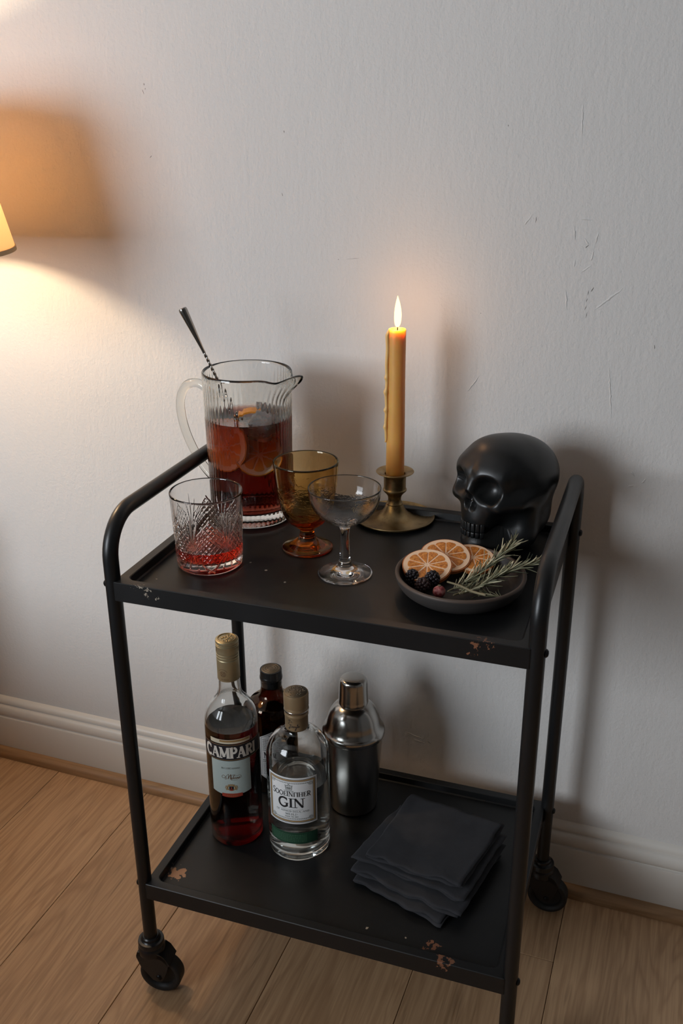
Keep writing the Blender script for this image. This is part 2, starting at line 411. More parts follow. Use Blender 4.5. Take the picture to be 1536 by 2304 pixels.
def tube(path, radius, seg=12, caps=True):
    P = [Vector(p) for p in path]; N = len(P)
    rad = radius if callable(radius) else (lambda t: radius)
    V, Fc = [], []
    T = [(P[min(i+1, N-1)] - P[max(i-1, 0)]).normalized() for i in range(N)]
    ref = Vector((0, 0, 1)) if abs(T[0].z) < 0.9 else Vector((1, 0, 0))
    u = T[0].cross(ref).normalized()
    for i in range(N):
        u = (u - T[i]*u.dot(T[i])).normalized(); v = T[i].cross(u)
        r = rad(i/(N-1))
        for k in range(seg):
            a = 2*PI*k/seg
            V.append(P[i] + r*(math.cos(a)*u + math.sin(a)*v))
    for i in range(N-1):
        for k in range(seg):
            k2 = (k+1) % seg
            Fc.append((i*seg+k, i*seg+k2, (i+1)*seg+k2, (i+1)*seg+k))
    if caps:
        Fc.append(tuple(range(seg-1, -1, -1))); Fc.append(tuple((N-1)*seg + k for k in range(seg)))
    return V, Fc
def merge(*parts):
    V, Fc = [], []
    for v, f in parts:
        o = len(V); V += list(v); Fc += [tuple(i + o for i in q) for q in f]
    return V, Fc
def box(x0, x1, y0, y1, z0, z1, ch=0.0):
    if ch <= 0:
        V = [(x, y, z) for z in (z0, z1) for y in (y0, y1) for x in (x0, x1)]
        return V, [(0, 2, 3, 1), (4, 5, 7, 6), (0, 1, 5, 4), (2, 6, 7, 3), (0, 4, 6, 2), (1, 3, 7, 5)]
    bm = bmesh.new(); bmesh.ops.create_cube(bm, size=1)
    for v in bm.verts: v.co = Vector(((x0+x1)/2 + v.co.x*(x1-x0), (y0+y1)/2 + v.co.y*(y1-y0), (z0+z1)/2 + v.co.z*(z1-z0)))
    bmesh.ops.bevel(bm, geom=bm.edges[:], offset=ch, segments=2, affect='EDGES', profile=0.5)
    V = [v.co.copy() for v in bm.verts]; Fc = [tuple(v.index for v in f.verts) for f in bm.faces]; bm.free()
    return V, Fc
def xf(part, M):
    return [M @ Vector(v) for v in part[0]], part[1]
def ico(r, sub=2, M=None):
    bm = bmesh.new(); bmesh.ops.create_icosphere(bm, subdivisions=sub, radius=r)
    V = [v.co.copy() for v in bm.verts]; Fc = [tuple(v.index for v in f.verts) for f in bm.faces]; bm.free()
    return ([M @ v for v in V] if M is not None else V), Fc
def extrude_x(prof, x0, x1):                   # closed (y, z) outline swept along x
    k = len(prof); V = [(x0, y, z) for y, z in prof] + [(x1, y, z) for y, z in prof]
    Fc = [(i, (i+1) % k, k + (i+1) % k, k + i) for i in range(k)]
    Fc += [tuple(range(k-1, -1, -1)), tuple(range(k, 2*k))]
    return V, Fc

# ------------------------------------------------------------------ room shell
X0, X1, Y0, Y1, ZC = -2.5, 2.3, -2.55, 0.391, 2.5
wall_back = struct(build('wall_back', *box(X0, X1, Y1, Y1 + 0.1, -0.05, ZC), 'plaster', smooth=False))
def lens(a, c, w, h, seed):                    # a low ridge of filler on the wall, its ends tapering out
    rnd = random.Random(seed); a = Vector((a[0], 0, a[1])); c = Vector((c[0], 0, c[1])); k = max(4, int((c - a).length/0.003))
    side = Vector((-(c - a).z, 0, (c - a).x)).normalized(); V, Fc = [], []
    for i in range(k + 1):
        t = i/k; f = math.sin(PI*min(0.97, max(0.03, t)))**0.5*(0.75 + 0.5*rnd.random())
        q = a.lerp(c, t) + side*w*0.8*(rnd.random() - 0.5)
        for s_, hh in ((-1, -0.0002), (-0.45, 0.75), (0.35, 1.0), (1, -0.0002)):
            V.append((q.x + side.x*s_*w*f, Y1 - (h*f*hh if hh > 0 else hh*-1*-1), q.z + side.z*s_*w*f))
    for i in range(k):
        for j in range(3): Fc.append((i*4+j, i*4+j+1, (i+1)*4+j+1, (i+1)*4+j))
    return V, Fc
for i, (a, c, w) in enumerate(raised): build('plaster_ridge', *lens(a, c, w*1.4, 0.0008, i), 'plaster', wall_back, sharp=None)
for i, (a, c, w) in enumerate(cuts): build('plaster_nick', *lens(a, c, w*0.7, 0.00015, 50 + i), 'bare_plaster', wall_back, sharp=None)
struct(build('wall_left', *box(X0 - 0.1, X0, Y0 - 0.1, Y1 + 0.1, -0.05, ZC), 'dark_wall_paint', smooth=False))
struct(build('wall_right', *box(X1, X1 + 0.1, Y0 - 0.1, Y1 + 0.1, -0.05, ZC), 'dark_wall_paint', smooth=False))
wx0, wx1, wz0, wz1 = -2.38, -0.82, 0.80, 2.20
struct(build('wall_front', *merge(box(X0, wx0, Y0 - 0.1, Y0, -0.05, ZC), box(wx1, X1, Y0 - 0.1, Y0, -0.05, ZC),
                                 box(wx0, wx1, Y0 - 0.1, Y0, -0.05, wz0), box(wx0, wx1, Y0 - 0.1, Y0, wz1, ZC)), 'dark_wall_paint', smooth=False))
struct(build('ceiling', *box(X0 - 0.1, X1 + 0.1, Y0 - 0.1, Y1 + 0.1, ZC, ZC + 0.1), 'ceiling_paint', smooth=False))
win = struct(build('window_1', *merge(box(wx0, wx0 + .05, Y0 - .08, Y0 - .02, wz0, wz1), box(wx1 - .05, wx1, Y0 - .08, Y0 - .02, wz0, wz1),
                                     box(wx0, wx1, Y0 - .08, Y0 - .02, wz0, wz0 + .05), box(wx0, wx1, Y0 - .08, Y0 - .02, wz1 - .05, wz1),
                                     box((wx0+wx1)/2 - .025, (wx0+wx1)/2 + .025, Y0 - .08, Y0 - .02, wz0, wz1)), 'white_gloss_paint', smooth=False))
build('pane', *box(wx0 + .05, wx1 - .05, Y0 - .055, Y0 - .049, wz0 + .05, wz1 - .05), 'clear_glass', win, smooth=False)

floor = struct(build('floor', *box(X0 - 0.1, X1 + 0.1, Y0 - 0.1, Y1 + 0.1, -0.06, -0.0125), 'screed', smooth=False))
PW = 0.1885
def plank_mesh(name, L):
    V, Fc = box(0.0004, PW - 0.0004, 0.0003, L - 0.0003, -0.0125, 0.0, 0.0009)
    o = build(name, V, Fc, 'oak', floor, smooth=False)
    return o
first = {}
def plank(x, y0, y1):
    L = round(y1 - y0, 3)
    if L <= 0.02: return
    if L not in first:
        o = plank_mesh('plank', L); first[L] = o
    else:
        o = first[L].copy(); COL.objects.link(o); o.parent = floor
    o.location = (x, y0, 0)
    return o
k0 = math.ceil((X0 + 0.042)/PW) - 1; k1 = int((X1 + 0.042)/PW)
for k in range(k0, k1 + 1):
    x = -0.042 + PW*k
    j = 0.229 if k == 2 else -(0.62, 0.71, 0.55, 0.80, 0.66)[k % 5]
    cutsy = [y for y in (j - 1.29, j, j + 1.29) if Y0 < y < Y1] 
    ys = [Y0] + cutsy + [Y1 - 0.004]
    for a, c in zip(ys[:-1], ys[1:]): plank(x, a, c)

bb = [(Y1, 0.0), (0.3755, 0.0), (0.3755, 0.0815), (0.3762, 0.0835), (0.3785, 0.0845), (0.3792, 0.0855), (0.3772, 0.0885), (0.3764, 0.093), (0.3768, 0.098), (0.3782, 0.103),
      (0.3806, 0.1065), (0.3838, 0.1085), (0.3842, 0.1105), (0.3820, 0.1120), (0.3822, 0.1150), (0.3836, 0.1185), (0.3865, 0.1215), (Y1, 0.1235)]
struct(build('baseboard_back', *extrude_x(bb, X0, X1), 'white_gloss_paint', sharp=28))
qr = [(0.3755, 0.0005), (0.3612, 0.0005), (0.3612, 0.003)] + [(0.3755 - 0.0143*math.cos(a), 0.003 + 0.0150*math.sin(a)) for a in np.linspace(0.1, PI/2, 9)]
struct(build('trim_1', *extrude_x(qr, X0, X1), 'oak_trim', sharp=40))

# ------------------------------------------------------------------ bar cart (built in its own frame)
W, D = 0.49, 0.3218
RIM1, RIM2 = 0.6405, 0.1915
HZ = 0.7144; TR = 0.0092
cart = thing('bar_cart', 'black painted steel two-tier bar cart with worn chipped trays, standing on castors by the wall', 'cart', (0, 0, 0), TH)
def rrect(x0, x1, y0, y1, r, k=6):
    pts = []
    for cx_, cy_, a0 in ((x1-r, y1-r, 0), (x0+r, y1-r, PI/2), (x0+r, y0+r, PI), (x1-r, y0+r, 3*PI/2)):
        for i in range(k+1):
            a = a0 + PI/2*i/k; pts.append((cx_ + r*math.cos(a), cy_ + r*math.sin(a)))
    return pts
def tray(name, rim, fl, depth, material):
    x0, x1, y0, y1 = 0.003, W - 0.003, -0.0085, D + 0.0085
    rings = [(rrect(x0+.004, x1-.004, y0+.004, y1-.004, .003), rim - depth + .0012), (rrect(x0, x1, y0, y1, .003), rim - depth), (rrect(x0, x1, y0, y1, .003), rim - .0008),
             (rrect(x0+.0008, x1-.0008, y0+.0008, y1-.0008, .003), rim), (rrect(x0+.0115, x1-.0115, y0+.0115, y1-.0115, .010), rim),
             (rrect(x0+.0125, x1-.0125, y0+.0125, y1-.0125, .010), rim - .0008), (rrect(x0+.0135, x1-.0135, y0+.0135, y1-.0135, .010), fl + .0015),
             (rrect(x0+.0155, x1-.0155, y0+.0155, y1-.0155, .010), fl)]
    V, Fc = [], []
    k = len(rings[0][0])
    for ring, z in rings: V += [(x, y, z) for x, y in ring]
    for r in range(len(rings)-1):
        for i in range(k): Fc.append((r*k+i, r*k+(i+1) % k, (r+1)*k+(i+1) % k, (r+1)*k+i))
    Fc.append(tuple(range((len(rings)-1)*k, len(rings)*k)))
    # underside sheet
    o = len(V); V += [(x, y, fl - .0015) for x, y in rings[0][0]]
    for i in range(k): Fc.append((i, (i+1) % k, o+(i+1) % k, o+i))
    Fc.append(tuple(range(o+k-1, o-1, -1)))
    t = build(name, V, Fc, material, cart, sharp=25)
    return t
tray('upper_tray', RIM1, F1, 0.0240, 'black_tray_paint')
tray('lower_tray', RIM2, F2, 0.0245, 'black_shelf_paint')
def frame_path(x, zf, zb):
    R = 0.050; Rb = 0.036
    p = [(x, 0, zf), (x, 0, 0.30), (x, 0, HZ - R)]
    for i in range(1, 13):
        a = PI/2*i/12; p.append((x, R - R*math.cos(a), HZ - R + R*math.sin(a)))
    p += [(x, 0.12, HZ), (x, 0.2, HZ)]
    for i in range(0, 13):
        a = PI/2*i/12; p.append((x, D - Rb + Rb*math.sin(a), HZ - Rb + Rb*math.cos(a)))
    p += [(x, D, 0.30), (x, D, zb)]
    return p
for x in (-0.001, W + 0.001):
    build('side_frame', *tube(frame_path(x, 0.066, 0.066), TR, 20), 'black_tube_paint', cart, sharp=60)
bolt_v = lathe([(0.0, 0.0032), (0.0028, 0.0028), (0.0044, 0.0012), (0.0046, 0.0)], 14)
for x, s in ((-0.001, -1), (W + 0.001, 1)):
    for y in (0, D):
        for z in (0.6335, 0.1845):
            M = Matrix.Translation((x + s*TR*0.97, y, z)) @ Matrix.Rotation(s*PI/2, 4, 'Y')
            build('bolt', *xf(bolt_v, M), 'black_bolt', cart, sharp=None)
def caster(x, y, ax_deg):
    # axle direction in plan, trail at right angles to it
    a = math.radians(ax_deg); ax = Vector((math.cos(a), math.sin(a), 0)); tr = Vector((-ax.y, ax.x, 0))
    if tr.dot(Vector((0.8, -0.5, 0))) < 0: tr = -tr
    M = Matrix(((tr.x, ax.x, 0, x), (tr.y, ax.y, 0, y), (0, 0, 1, 0), (0, 0, 0, 1)))   # local: x trail, y axle, z up
    WR, WT, off = 0.0300, 0.0100, 0.0125
    # hood: swivel cup plus two fork cheeks with a rounded roof over the wheel
    parts = [lathe([(0.0, 0.0940), (0.0108, 0.0940), (0.0122, 0.0925), (0.0126, 0.0890), (0.0140, 0.0875), (0.0172, 0.0870), (0.0180, 0.0845), (0.0180, 0.0800), (0.0165, 0.0785), (0.0172, 0.0770), (0.0186, 0.0745), (0.0186, 0.0660), (0.015, 0.062), (0.0, 0.062)], 32)]
    prof = [(-0.0165, 0.071), (-0.0185, 0.062), (-0.013, 0.046), (0.0035, 0.0245), (0.0100, 0.0220), (0.0170, 0.0240), (0.0235, 0.038), (0.0275, 0.052), (0.0245, 0.064), (0.0165, 0.071)]
    for s in (-1, 1):
        ya, yb = s*(WT + 0.0008), s*(WT + 0.0036)
        V = [(u, ya, z) for u, z in prof] + [(u, yb, z) for u, z in prof]; k = len(prof)
        Fc = [(i, (i+1) % k, k+(i+1) % k, k+i) for i in range(k)] + [tuple(range(k-1, -1, -1)), tuple(range(k, 2*k))]
        parts.append((V, Fc))
    roof = [(-0.0165, 0.071), (-0.0185, 0.064), (-0.015, 0.0635), (-0.008, 0.0645), (0.010, 0.0645), (0.019, 0.0625), (0.0275, 0.053), (0.0300, 0.055), (0.0225, 0.068), (0.0155, 0.073)]
    k = len(roof); V = [(u, -WT-.0036, z) for u, z in roof] + [(u, WT+.0036, z) for u, z in roof]
    parts.append((V, [(i, (i+1) % k, k+(i+1) % k, k+i) for i in range(k)] + [tuple(range(k-1, -1, -1)), tuple(range(k, 2*k))]))
    housing = build('caster', *xf(merge(*parts), M), 'black_plastic', cart, sharp=35)
    Rw = Matrix.Translation((off, 0, WR)) @ Matrix.Rotation(-PI/2, 4, 'X')
    wp = sprof([(0.0, 0.0055), (0.007, 0.0055)], 1) + [(0.0085, 0.0045), (0.0195, 0.0045), (0.0210, 0.0078), (0.0245, 0.0098)] + [(WR - 0.0035 + 0.0035*math.sin(t), 0.0064 + 0.0035*math.cos(t)) for t in np.linspace(0.2, PI/2, 5)]
    wp = wp + [(r, -z) for r, z in reversed(wp)]
    build('wheel', *xf(lathe(wp, 40), M @ Rw), 'black_rubber', housing, sharp=40)
    for s in (-1, 1):
        ac = lathe([(0, 0.0022), (0.0036, 0.0018), (0.0046, 0.0)], 16)
        Rc = Matrix.Translation((off, s*(WT + 0.0036), WR)) @ Matrix.Rotation(-s*PI/2, 4, 'X')
        build('axle_cap', *xf(ac, M @ Rc), 'black_bolt', housing, sharp=None)
caster(-0.001, 0.0, 277.0)
caster(W + 0.001, 0.0, 205.0)
caster(-0.001, D, 230.0)
caster(W + 0.001, D, 268.0)

def cartpos(x, y, z): return rm(x, y, z + 0.0002)
def faces_camera(loc): return math.atan2(CAM.y - loc[1], CAM.x - loc[0])

# ------------------------------------------------------------------ glass pitcher
GAP = 0.0003
PC = (0.0638, 0.2557)
loc = cartpos(*PC, F1)
pit = thing('glass_pitcher', 'ribbed glass pitcher with looped handle, half full of red-brown cocktail', 'pitcher', loc, TH)
SP = math.radians(-11.0)
def rib(r, z, a):
    f = 1.0
    if 0.004 < z < 0.196: f = min(1, (z-0.004)/0.004, (0.196-z)/0.006)
    else: f = 0
    if r < 0.0535: f = 0
    return r - 0.00026*f*(1 - math.cos(a*54.0))
def spout(V):
    out = []
    for x, y, z in V:
        r = math.hypot(x, y); a = math.atan2(y, x)
        da = (a - SP + PI) % (2*PI) - PI
        if r > 0.03 and z > 0.164:
            t = (z - 0.164)/(0.2035 - 0.164); t = t*t*(3-2*t) if t < 1 else 1
            t = t**1.3
            ww = 0.34
            g = math.exp(-(abs(da)/ww)**1.25*1.5)
            r2 = r + 0.029*g*t
            z2 = z + (0.0025*math.exp(-(da/0.16)**2) - 0.0055*math.exp(-((abs(da)-0.42)/0.2)**2))*t
            # gather the lip into a narrow beak
            a2 = SP + da*(1 - 0.45*t*math.exp(-(da/0.55)**2))
            x, y, z = r2*math.cos(a2), r2*math.sin(a2), z2
        out.append((x, y, z))
    return out
po = [(0.0, 0.0016), (0.044, 0.0013), (0.048, 0.0), (0.0535, 0.0015), (0.0556, 0.004)] + [(0.0556 + (0.0586-0.0556)*t, 0.004 + (0.192)*t) for t in np.linspace(0.02, 1.0, 26)] + \
     [(0.0586, 0.199), (0.0585, 0.2025), (0.0575, 0.2040), (0.0562, 0.2030), (0.0555, 0.2)] + [(0.0555 - (0.0555-0.0528)*t, 0.2 - 0.180*t) for t in np.linspace(0.04, 0.985, 26)] + \
     [(0.0515, 0.0195), (0.047, 0.0180), (0.0, 0.0175)]
V, Fc = lathe(po, 648, rib)
build('glass_body', spout(V), Fc, 'clear_glass', pit, sharp=None)
LQ = 0.143
def inner_r(z): return 0.0528 + (0.0555-0.0528)*(z - 0.02)/0.18
lp = [(0.0, 0.0175 - GAP), (0.047, 0.0180 - GAP), (0.0515 + GAP, 0.0195 - GAP)] + [(inner_r(z) + GAP, z) for z in np.linspace(0.0228, LQ, 8)] + [(inner_r(LQ) - 0.0004, LQ), (inner_r(LQ) - 0.0016, LQ - 0.0006), (0.0, LQ - 0.0007)]
build('cocktail', *lathe(lp, 120), 'negroni', pit, sharp=30)
hd = Vector((math.cos(math.radians(168)), math.sin(math.radians(168)), 0))
hp = [hd*(0.0568 + o) + Vector((0, 0, z)) for o, z in ((0.0, 0.158), (0.012, 0.1705), (0.030, 0.1755), (0.048, 0.168), (0.0590, 0.146), (0.0570, 0.117), (0.046, 0.088), (0.028, 0.061), (0.010, 0.044), (0.0, 0.042))]
hpath = [Vector(p) for p in spline([tuple(p) for p in hp], 7)]
build('handle', *tube(hpath, lambda t: 0.0062 + 0.003*max(0, 1 - t/0.06) + 0.003*max(0, 1 - (1-t)/0.06), 20), 'handle_glass', pit, sharp=60)

def frame_to(zdir, up=(0, 0, 1)):
    z_ = Vector(zdir).normalized(); x_ = Vector(up).cross(z_)
    if x_.length < 1e-4: x_ = Vector((1, 0, 0))
    x_.normalize(); y_ = z_.cross(x_)
    return Matrix((x_, y_, z_)).transposed().to_4x4()

# bar spoon: teardrop grip, twisted stem, bowl at the bottom of the pitcher
S0 = Vector(rm(0.1030, 0.2480, 0.662)); S1 = Vector(rm(0.0280, 0.2325, 0.8335))
sd = (S1 - S0).normalized(); SL = (S1 - S0).length
top = S0 + sd*(SL*1.475)
spoon = thing('bar_spoon', 'dark steel bar spoon with twisted stem leaning in the glass pitcher', 'spoon', tuple(S0))
spoon.rotation_mode = 'QUATERNION'; spoon.rotation_quaternion = sd.to_track_quat('Z', 'Y')
L = (top - S0).length; Lg = 0.062
V, Fc = [], []
tw0 = 0.0; nst = 220
for i in range(nst+1):
    zz = 0.004 + (L - Lg + 0.002 - 0.004)*i/nst
    tw = zz*2*PI/0.0125
    for k in range(10):
        a = 2*PI*k/10; rr = 0.00165*(1 + 0.30*math.cos(2*(a - tw)))
        V.append((rr*math.cos(a), rr*math.sin(a), zz))
for i in range(nst):
    for k in range(10): Fc.append((i*10+k, i*10+(k+1) % 10, (i+1)*10+(k+1) % 10, (i+1)*10+k))
build('twisted_stem', V, Fc, 'dark_steel', spoon, sharp=None)
gp = sprof([(0.0020, L-Lg), (0.0022, L-Lg+.008), (0.0031, L-Lg+.022), (0.0044, L-Lg+.040), (0.0055, L-.006), (0.0056, L-.0025)], 6) + [(0.0051, L-.0006), (0.0035, L), (0.0, L)]
build('grip', *lathe(gp, 28), 'dark_steel', spoon, sharp=40)
bw = ico(1.0, 3, Matrix.Translation((0, 0, -0.004)) @ Matrix.Diagonal((0.008, 0.0022, 0.011, 1)))
build('spoon_bowl', *bw, 'dark_steel', spoon, sharp=None)

# ice cubes, orange pieces in the drink
def rounded_cube(s, seed, k=6, dent=0.06):
    bm = bmesh.new(); bmesh.ops.create_cube(bm, size=2)
    bmesh.ops.subdivide_edges(bm, edges=bm.edges[:], cuts=k, use_grid_fill=True)
    V = []
    for v in bm.verts:
        c = v.co; nrm = (abs(c.x)**5 + abs(c.y)**5 + abs(c.z)**5)**(1/5)
        q = c/nrm; q = q*(1 + dent*noise.noise(q*1.7 + Vector((seed, 0, 0)))); V.append(q*s)
    bm.verts.index_update()
    Fc = [tuple(v.index for v in f.verts) for f in bm.faces]; bm.free()
    return V, Fc
def in_pitcher(dx, dy, z): return tuple(Vector(rm(PC[0] + dx, PC[1] + dy, F1 + z)))
ices = [(0.028, -0.020, 0.136, 0.0155, 'large melting ice cube floating at the right of the pitcher'),
        (0.010, 0.026, 0.139, 0.0135, 'ice cube floating at the back of the pitcher'),
        (0.006, -0.006, 0.126, 0.012, 'small ice cube in the middle of the pitcher under the peel')]
for i, (dx, dy, z, s, lab) in enumerate(ices):
    o = build('ice_cube', *rounded_cube(s, i*3.1), 'ice', None, in_pitcher(dx, dy, z), sharp=None)
    o.rotation_euler = (0.4 + i, 0.3*i + .2, 0.7*i); tag(o, lab, 'ice cube', 'ice cubes in the pitcher')
def citrus(name, R, th, segs, loc, normal, label, fresh, group, a0=0.0, half=False, cat='orange slice'):
    t = thing(name, label, cat, loc, 0, group)
    t.rotation_mode = 'QUATERNION'; t.rotation_quaternion = frame_to(normal).to_quaternion()
    full = PI if half else 2*PI
    ns = 72
    # pith disc with rind edge, slightly curled
    def curl(x, y): return 0.0009*math.sin(2*math.atan2(y, x) + a0*3)*(math.hypot(x, y)/R)**2
    def disc(r0, r1, z0, z1, n_=ns):
        V, Fc = [], []
        for i in range(n_ + (1 if half else 0)):
            a = full*i/n_ + a0
            c_, s_ = math.cos(a), math.sin(a)
            for r, z in ((r0, z1), (r1, z1), (r1 + (0.0 if z1-z0 < th*.9 else 0.0004), (z0+z1)/2), (r1, z0), (r0, z0)):
                x, y = r*c_, r*s_; V.append((x, y, z + curl(x, y)))
        m_ = n_ if not half else n_
        tot = n_ + (1 if half else 0)
        for i in range(n_):
            j = (i+1) % tot
            for k in range(5):
                Fc.append((i*5+k, i*5+(k+1) % 5, j*5+(k+1) % 5, j*5+k))
        if half: Fc += [(0, 1, 2, 3, 4), tuple((tot-1)*5 + k for k in (4, 3, 2, 1, 0))]
        return V, Fc
    build('pith', *disc(0.0004, R*0.955, -th/2, th/2), 'orange_pith', t, sharp=35)
    build('rind', *disc(R*0.95, R, -th/2, th*0.36), 'fresh_orange_peel' if fresh else 'orange_rind', t, sharp=35)
    da = full/segs
    for s in range(segs):
        jit = 0.05*math.sin(s*2.3 + a0)
        b0 = a0 + s*da + 0.035 + jit*0.4; b1 = a0 + (s+1)*da - 0.035 + jit*0.2
        rin, rout = R*(0.075 + 0.03*abs(math.sin(s*1.7))), R*(0.80 + 0.02*math.sin(s*2.9))
        ring = []
        kk = 7
        for i in range(kk+1):
            a = b0 + (b1-b0)*i/kk; e = abs(2*i/kk - 1)
            ring.append((rout*(1 - 0.08*e**4)*math.cos(a), rout*(1 - 0.08*e**4)*math.sin(a)))
        mid = (b0+b1)/2
        ring += [(rin*1.9*math.cos(mid + (b1-b0)*0.25), rin*1.9*math.sin(mid + (b1-b0)*0.25)), (rin*math.cos(mid), rin*math.sin(mid)), (rin*1.9*math.cos(mid - (b1-b0)*0.25), rin*1.9*math.sin(mid - (b1-b0)*0.25))]
        cx_ = sum(p[0] for p in ring)/len(ring); cy_ = sum(p[1] for p in ring)/len(ring)
        V, Fc = [], []; k = len(ring)
        h = 0.0004
        for f_, z in ((1.0, th/2 - 0.0006), (0.97, th/2 + h), (0.55, th/2 + h*1.3)):
            for x, y in ring:
                X, Y_ = cx_ + (x-cx_)*f_, cy_ + (y-cy_)*f_; V.append((X, Y_, z + curl(X, Y_)))
        for r in range(2):
            for i in range(k): Fc.append((r*k+i, r*k+(i+1) % k, (r+1)*k+(i+1) % k, (r+1)*k+i))
        Fc.append(tuple(range(2*k, 3*k)))
        build('segment', V, Fc, 'fresh_orange_flesh' if fresh else 'orange_flesh', t, sharp=50)
    return t
citrus('orange_slice', 0.0330, 0.005, 9, in_pitcher(-0.016, -0.030, 0.108), rm(-0.30, -0.95, 0.25), 'fresh orange slice sunk at the left of the pitcher', True, 'orange slices in the pitcher', 0.4)
citrus('orange_slice', 0.0300, 0.005, 9, in_pitcher(0.024, -0.026, 0.100), rm(0.35, -0.85, 0.6), 'fresh orange slice sunk under the large ice cube', True, 'orange slices in the pitcher', 0.9)
# strip of peel arched over the surface
pl = []
for i in range(25):
    t = i/24; a = PI*(0.08 + 0.84*t)
    pl.append(Vector((0.019*math.cos(a), 0.003*math.sin(3*t), 0.0115*math.sin(a))))
V, Fc = [], []
for i, c_ in enumerate(pl):
    w_ = 0.0085*(0.45 + 0.55*math.sin(PI*i/24)**0.6)
    nrm = Vector((c_.x, 0, c_.z*2.2)).normalized()
    for s, h in ((-1, 0), (0, .0009), (1, 0), (1, -.0024), (0, -.0015), (-1, -.0024)):
        V.append(c_ + Vector((0, s*w_, 0)) + nrm*h)
for i in range(24):
    for k in range(6): Fc.append((i*6+k, i*6+(k+1) % 6, (i+1)*6+(k+1) % 6, (i+1)*6+k))
Fc += [(5, 4, 3, 2, 1, 0), tuple(24*6+k for k in range(6))]
pe = build('orange_peel', V, Fc, 'fresh_orange_peel', None, in_pitcher(0.004, -0.008, 0.1405), sharp=60)
pe.rotation_euler = (0.10, -0.35, 0.30)
tag(pe, 'arched strip of orange peel floating on the drink in the pitcher', 'orange peel')

# ------------------------------------------------------------------ cut glass tumbler
TC = (0.0768, 0.0967); loc = cartpos(*TC, F1)
tum = thing('cut_glass_tumbler', 'cut crystal tumbler with a finger of red drink', 'glass', loc, faces_camera(loc) + 0.03)
NA, NZ = 540, 150
H_T = 0.0955
th_ = np.linspace(0, 2*PI, NA, endpoint=False)[None, :]; zz_ = np.linspace(0.004, 0.0925, NZ)[:, None]
Rt = 0.0400 + (0.0440-0.0400)*zz_/H_T
per = 2*PI/6
u = ((th_ + per/2) % per - per/2)*0.0415                # arc from the lozenge axis (faces the camera), +-0.0217
u = u + 0*zz_; z_ = zz_ + 0*th_
hw = per/2*0.0415
dep = np.zeros_like(u)
def groove(d, w, depth):
    global dep
    dep = np.maximum(dep, depth*np.clip(1 - np.abs(d)/w, 0, 1))
def seg_d(ax, az, bx, bz):
    px, pz = u - ax, z_ - az; bx_, bz_ = bx - ax, bz - az
    h = np.clip((px*bx_ + pz*bz_)/(bx_*bx_ + bz_*bz_), 0, 1)
    return np.hypot(px - bx_*h, pz - bz_*h), h
zr = 0.0285
for s in (-1, 1):
    for k, ang in enumerate((-8, 0, 10, 21, 32, 43)):
        Ln = (0.046, 0.050, 0.043, 0.038, 0.033, 0.028)[k]
        a = math.radians(ang)
        d, h = seg_d(s*hw, zr, s*hw - s*math.sin(a)*Ln, zr + math.cos(a)*Ln)
        w = 0.0013*np.sin(np.pi*np.clip(h*0.93 + 0.05, 0, 1))**0.8 + 0.0001
        groove(d, w, 0.0013)
        d, h = seg_d(s*hw, zr, s*hw - s*math.sin(-a)*Ln*.8, zr + math.cos(a)*Ln*.8)
        groove(d, 0.0011*np.sin(np.pi*np.clip(h*0.93 + 0.05, 0, 1)) + 0.0001, 0.0011)
    # arches
    d, h = seg_d(s*hw*0.98, 0.026, 0, 0.0485); groove(d, 0.0012, 0.0012)
    d, h = seg_d(s*hw*0.62, 0.047, 0, 0.0715); groove(d, 0.0012, 0.0012)
    # lower fan below the liquid line
    d, h = seg_d(s*hw, zr, s*hw*0.25, 0.010); groove(d, 0.0014, 0.0013)
    d, h = seg_d(s*hw, zr, s*hw*0.72, 0.009); groove(d, 0.0012, 0.0011)
    # star cut near the foot
    d, h = seg_d(s*0.0055, 0.0105, -s*0.0055, 0.0035); groove(d, 0.0011*np.sin(np.pi*np.clip(h, .03, .97)), 0.0012)
reg = (z_ < 0.0715 - np.abs(u)*1.16) & (z_ > 0.0135 + np.abs(u)*0.72) & (np.abs(u) < hw*0.92)
for s in (-1, 1):
    q = (u*s*0.74 + z_*0.67)/0.0052
    d = np.abs(q - np.round(q))*0.0052
    dep = np.maximum(dep, np.where(reg, 0.0011*np.clip(1 - d/0.0013, 0, 1), 0))
ro = Rt - dep
V = []; Fc = []
V.append((0, 0, 0.0012)); base_c = 0
r0s = [(0.0335, 0.0012), (0.0355, 0.0), (0.0385, 0.0006), (0.0398, 0.0022)]
cs, sn = np.cos(th_[0]), np.sin(th_[0])
rings = []
def ring_pts(r, z):
    st_ = len(V)
    r = np.broadcast_to(r, (NA,))
    V.extend(zip((r*cs).tolist(), (r*sn).tolist(), [float(z)]*NA)); return st_
for r, z in r0s: rings.append(ring_pts(r, z))
for i in range(NZ): rings.append(ring_pts(ro[i], float(zz_[i, 0])))
for r, z in ((0.0440, 0.0945), (0.0436, 0.0954), (0.0428, 0.0954), (0.0423, 0.0945)): rings.append(ring_pts(r, z))
for t in np.linspace(0.03, 1, 14): rings.append(ring_pts(0.0423 - (0.0423-0.0375)*t, 0.0945 - (0.0945-0.0165)*t))
for r, z in ((0.0362, 0.0135), (0.032, 0.0120)): rings.append(ring_pts(r, z))
top_c = len(V); V.append((0, 0, 0.0116))
for i in range(NA): Fc.append((base_c, rings[0]+i, rings[0]+(i+1) % NA))
for A, B in zip(rings[:-1], rings[1:]):
    for i in range(NA):
        j = (i+1) % NA; Fc.append((A+i, A+j, B+j, B+i))
for i in range(NA): Fc.append((rings[-1]+i, rings[-1]+(i+1) % NA, top_c))
build('glass_body', V, Fc, 'cut_crystal', tum, sharp=None)
lv = 0.0275
